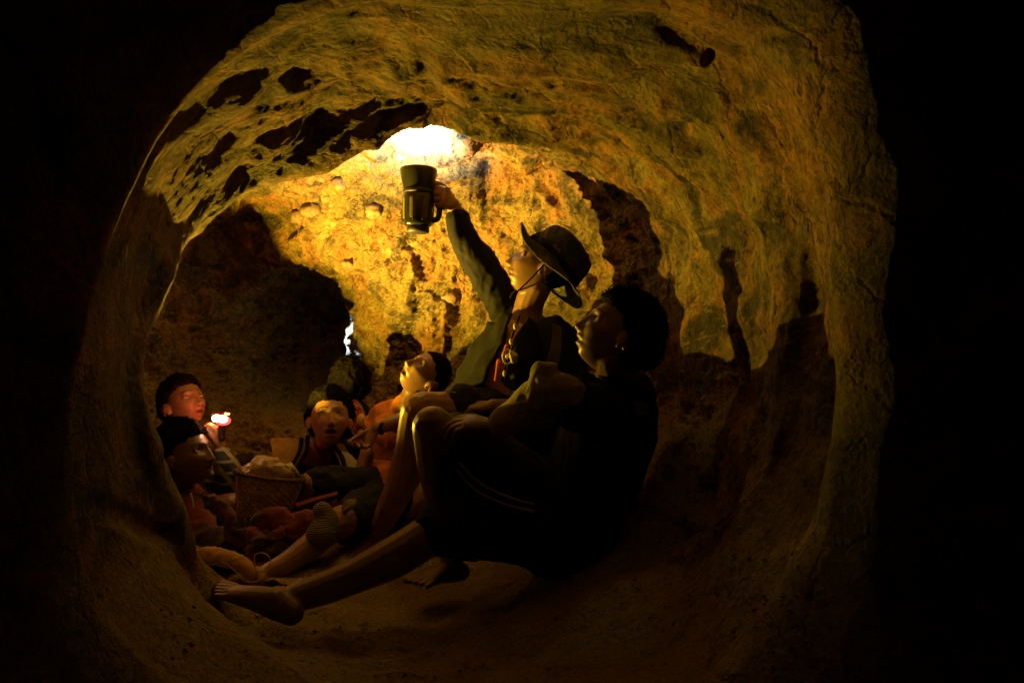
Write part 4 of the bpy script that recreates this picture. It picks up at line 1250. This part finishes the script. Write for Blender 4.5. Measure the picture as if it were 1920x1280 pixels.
b.inputs['Roughness'].default_value = 0.95; b.inputs['Sheen Weight'].default_value = 0.3
t2 = noise_node(n, l, 240, 3, 0.7, tc.outputs['Object']); bp = n.new('ShaderNodeBump'); bp.inputs['Distance'].default_value = 0.003; l.new(t2.outputs[0], bp.inputs['Height']); l.new(bp.outputs[0], b.inputs['Normal'])
c = Clay()
torso(c, P(345, 1050, 2.40), P(345, 1030, 2.42), P(342, 985, 2.42), P(336, 932, 2.385), (0.3, 1, 0), (0.145, 0.145, 0.16, 0.072), (0.12, 0.115, 0.11, 0.066))
c.limb([P(355, 965, 2.31), P(385, 1018, 2.24), P(440, 1022, 2.21)], [0.068, 0.056, 0.044])
c.build('fleece_jacket', FLEECE, r2, 0.0055, 3, folds(0.008, 11, (1, 1, 1), seed=95))
tube('zip_stripe', [P(358, 925, 2.262), P(362, 945, 2.258), P(363, 965, 2.25)], 0.003, CREAM, r2, 6)
c = Clay()
c.limb([P(365, 1050, 2.36), P(430, 1045, 2.26), P(505, 1058, 2.2), P(520, 1070, 2.19)], [0.09, 0.075, 0.065, 0.045])
c.build('trousers', BLACKC, r2, 0.006, 3, folds(0.006, 11, (1, 1, 1), seed=96))

# ================================================================== things on the floor
# basket with a white bag in it
bk = root('round woven cane basket with dark rim and a pale bag in it', 'basket', P(495, 965, 2.30), 'basket')
TAN = simple('woven_cane', (0.42, 0.31, 0.13), 0.75, 0.3, 0.35, 40)
DCANE = simple('dark_cane_rim', (0.10, 0.065, 0.03), 0.7, 0.3, 0.3, 60)
BA = Vector((0.16, 0.10, 1)).normalized(); BC = P(492, 968, 2.32)
d_, s_, t_ = frame(BA, (1, 0, 0))
def bkp(a, z, r):
    return BC + BA * z + (s_ * math.cos(a) + t_ * math.sin(a)) * r
V, F = [], []
NA, NB = 240, 44
for i in range(NB + 1):
    z = 0.135 * i / NB
    for k in range(NA):
        a = 2 * math.pi * k / NA
        rad = 0.078 + 0.028 * (i / NB) ** 0.9
        row = i // 2
        rad += 0.0022 * math.cos(k * 2 * math.pi / 12 + row * 2.1) + (0.0010 if i % 2 else -0.0010)
        V.append(tuple(bkp(a, z, rad)))
for i in range(NB):
    for k in range(NA):
        a, b = i * NA + k, i * NA + (k + 1) % NA
        F.append((a, b, b + NA, a + NA))
V.append(tuple(BC)); q0 = len(V) - 1
F += [(k, q0, (k + 1) % NA) for k in range(NA)]
me = bpy.data.meshes.new('wickerwork'); me.from_pydata(V, [], F); me.materials.append(TAN)
o = bpy.data.objects.new('wickerwork', me); COL.objects.link(o); o.parent = bk; o.matrix_parent_inverse = Matrix.Translation(-bk.location)
for k in range(24):
    a = 2 * math.pi * k / 24
    tube('stake', [bkp(a, z, 0.0815 + 0.028 * (z / 0.135) ** 0.9) for z in (0.0, 0.045, 0.09, 0.137)], 0.0020, TAN, bk, 5)
tube('rim', [bkp(math.radians(k), 0.140, 0.108) for k in range(0, 360, 20)], 0.0060, DCANE, bk, 8, True)
for k in range(0, 360, 9):
    a = math.radians(k)
    tube('lashing', [bkp(a, 0.133, 0.1155), bkp(a + 0.05, 0.141, 0.1165), bkp(a + 0.08, 0.147, 0.108), bkp(a + 0.10, 0.141, 0.100)], 0.0017, DCANE, bk, 4)
bgm = simple('white_plastic_bag', (0.36, 0.30, 0.19), 0.35, 0.5, 0.1, 12)
c = Clay().ball(bkp(2.6, 0.145, 0.045), (0.066, 0.052, 0.036)).ball(bkp(1.2, 0.145, 0.05), (0.045, 0.045, 0.028)).limb([bkp(2.9, 0.155, 0.05), bkp(2.4, 0.168, 0.0), bkp(0.2, 0.155, 0.05)], [0.028, 0.026, 0.018])
bag = c.build('plastic_bag', bgm, None, 0.004, 2, folds(0.009, 16, (1, 1, 1), seed=101))
tag(bag, 'pale crumpled plastic bag bulging out of the woven basket', 'bag')
c = Clay().loft([(bkp(0.5, 0.150, 0.075), 0.010, 0.020), (bkp(0.3, 0.176, 0.06), 0.020, 0.008), (bkp(0.0, 0.176, 0.045), 0.014, 0.006)], t_, 12)
BLUEG = simple('pale_blue_packet', (0.30, 0.36, 0.28), 0.4, 0.5, 0.5, 60)
tag(c.build('packet', BLUEG, None, 0.003, 1), 'small pale green packet sticking out of the basket at its right side', 'packet')

# red fleece blanket and straps piled before the basket
c = Clay()
for pts_, r_ in (([(385, 925, 2.20), (405, 945, 2.17), (428, 975, 2.14), (430, 1000, 2.13), (470, 1004, 2.12)], .020),
                 ([(490, 985, 2.16), (520, 978, 2.16), (545, 1000, 2.14), (515, 1020, 2.12)], .034),
                 ([(470, 1004, 2.12), (485, 1020, 2.10), (480, 1040, 2.09)], .022),
                 ([(540, 1000, 2.16), (585, 985, 2.17), (600, 1010, 2.17)], .045),
                 ([(500, 1010, 2.14), (505, 1040, 2.10), (525, 1030, 2.10)], .022)):
    pp = [P(*t) for t in pts_]
    c.limb(pp, [r_] * len(pp), 12, 0.6)
tag(c.build('blanket', FLEECE, None, 0.005, 3, folds(0.010, 13, (1, 1, 1), seed=111)), 'crumpled red and black fleece blanket lying before the basket', 'blanket')
STRAPR = simple('dark_red_webbing', (0.14, 0.014, 0.014), 0.7, 0.3, 0.2)
for y0, lab in ((0, 'dark red strap running from the basket to the shorts, the upper one'), (22, 'wide dark red strap running from the basket to the shorts, the lower one')):
    o = sheet('strap', [[P(552, 945 + y0, 2.22), P(554, 952 + y0 * 1.3, 2.21)], [P(590, 933 + y0 * .9, 2.25), P(592, 939 + y0 * 1.3, 2.24)], [P(632, 922 + y0 * .6, 2.28), P(634, 928 + y0 * 1.0, 2.27)]], STRAPR, None, 0.006, 6)
    tag(o, lab, 'strap')
o = sheet('strap', [[P(640, 955, 2.18), P(648, 968, 2.17)], [P(648, 938, 2.18), P(656, 948, 2.17)], [P(668, 936, 2.19), P(665, 944, 2.18)], [P(662, 950, 2.17), P(655, 948, 2.165)], [P(645, 965, 2.16), P(640, 958, 2.155)]], OLIVE, None, 0.005, 6)
tag(o, 'folded yellow fabric loop beside the striped knee warmer', 'strap')

# woven mat under the group and a cord lying in loops on it
MATM, n, l, b = new_mat('woven_mat')
tc = n.new('ShaderNodeTexCoord')
wa = n.new('ShaderNodeTexWave'); wa.bands_direction = 'X'; wa.inputs['Scale'].default_value = 38
wb = n.new('ShaderNodeTexWave'); wb.bands_direction = 'Y'; wb.inputs['Scale'].default_value = 38
l.new(tc.outputs['Object'], wa.inputs[0]); l.new(tc.outputs['Object'], wb.inputs[0])
mm = n.new('ShaderNodeMath'); mm.operation = 'MULTIPLY'; l.new(wa.outputs[1], mm.inputs[0]); l.new(wb.outputs[1], mm.inputs[1])
r_ = ramp(n, [(0.0, (0.16, 0.12, 0.05)), (0.5, (0.46, 0.38, 0.18))]); l.new(mm.outputs[0], r_.inputs[0]); l.new(r_.outputs[0], b.inputs['Base Color'])
bp = n.new('ShaderNodeBump'); bp.inputs['Distance'].default_value = 0.003; l.new(mm.outputs[0], bp.inputs['Height']); l.new(bp.outputs[0], b.inputs['Normal']); b.inputs['Roughness'].default_value = 0.85
o = sheet('mat', [[P(372, 1035, 2.0), P(460, 1072, 1.98), P(560, 1095, 1.95), P(640, 1075, 1.98)], [P(360, 1020, 2.15), P(450, 1045, 2.12), P(560, 1050, 2.15), P(660, 1040, 2.15)], [P(350, 1005, 2.35), P(450, 1020, 2.35), P(560, 1025, 2.35), P(680, 1010, 2.35)]], MATM, None, 0.006, 14, 0.010, 19)
tag(o, 'yellowish woven mat spread on the cave floor under the legs', 'mat')
c = Clay().limb([P(378, 1040, 1.97), P(415, 1046, 1.95), P(450, 1058, 1.94), P(470, 1075, 1.93)], [0.018, 0.024, 0.022, 0.012], 12)
tag(c.build('rag', TANSH, None, 0.005, 2, folds(0.005, 20, (1, 1, 1), seed=121)), 'rolled tan cloth rag lying against the left edge of the hole', 'rag')
CORD = simple('pale_cord', (0.42, 0.36, 0.18), 0.7, 0.3, 0.2)
o = tube('cord', [P(*t) for t in ((385, 1060, 1.93), (420, 1055, 1.92), (445, 1075, 1.91), (462, 1090, 1.90), (485, 1088, 1.89), (503, 1070, 1.89), (505, 1045, 1.90), (492, 1036, 1.91), (478, 1040, 1.91), (478, 1058, 1.90), (482, 1078, 1.89))], 0.0018, CORD, None, 6)
tag(o, 'thin pale cord lying in an upright loop near the outstretched foot', 'cord')

STONE = simple('grey_brown_stone', (0.16, 0.11, 0.06), 0.7, 0.3, 0.4, 40, 0.003, 90)
# stones set in the bright ceiling
from mathutils.bvhtree import BVHTree
CAVE_BVH = BVHTree.FromPolygons([tuple(p) for p in pts], [tuple(f) for f in faces])
def stone(px, py, r, seed):
    o_ = Vector((0, 0, CAMZ)); dr = (P(px, py, 1.0) - o_).normalized()
    hit, nr_, ix, ds = CAVE_BVH.ray_cast(o_ + dr * 1.9, dr)
    if hit is None:
        return
    c = Clay().ball(hit + dr * r * 0.25, (r, r * 0.9, r * 0.75))
    o = c.build('embedded_stone', STONE, cave, 0.006, 1, lambda co: 0.010 * fbm(co, 22, 3, 0.5, seed, True))
STONE = simple('grey_brown_stone', (0.16, 0.11, 0.06), 0.7, 0.3, 0.4, 40, 0.003, 90)

for i, (x, y, r_) in enumerate([(750, 292, .030), (776, 264, .022), (585, 395, .042), (560, 408, .03), (655, 495, .028), (700, 395, .035), (905, 480, .03), (845, 560, .035), (640, 345, .028), (480, 392, .02)]):
    stone(x, y, r_, i * 7)

# loose grit on the trodden floor
rr = random.Random(5)
V, F = [], []
for _ in range(900):
    x = rr.uniform(300, 1500); y = rr.uniform(1030, 1270)
    dr = (P(x, y, 1.0) - Vector((0, 0, CAMZ))).normalized()
    hit, nr_, ix, ds = CAVE_BVH.ray_cast(Vector((0, 0, CAMZ)) + dr * 0.9, dr)
    if hit is None or hit.y > 2.3:
        continue
    r_ = 0.0012 + 0.0055 * rr.random() ** 4
    b0 = len(V)
    for k in range(6):
        q_ = [(1, 0, 0), (-1, 0, 0), (0, 1, 0), (0, -1, 0), (0, 0, 0.7), (0, 0, -0.7)][k]
        V.append(tuple(hit + Vector(q_) * r_ * rr.uniform(.6, 1.3)))
    for t in ((0, 2, 4), (2, 1, 4), (1, 3, 4), (3, 0, 4), (2, 0, 5), (1, 2, 5), (3, 1, 5), (0, 3, 5)):
        F.append(tuple(b0 + i for i in t))
me = bpy.data.meshes.new('gravel'); me.from_pydata(V, [], F); me.materials.append(STONE)
o = bpy.data.objects.new('gravel', me); COL.objects.link(o)
o['kind'] = 'stuff'; o['label'] = 'loose grit scattered over the dim cave floor'; o['category'] = 'gravel'
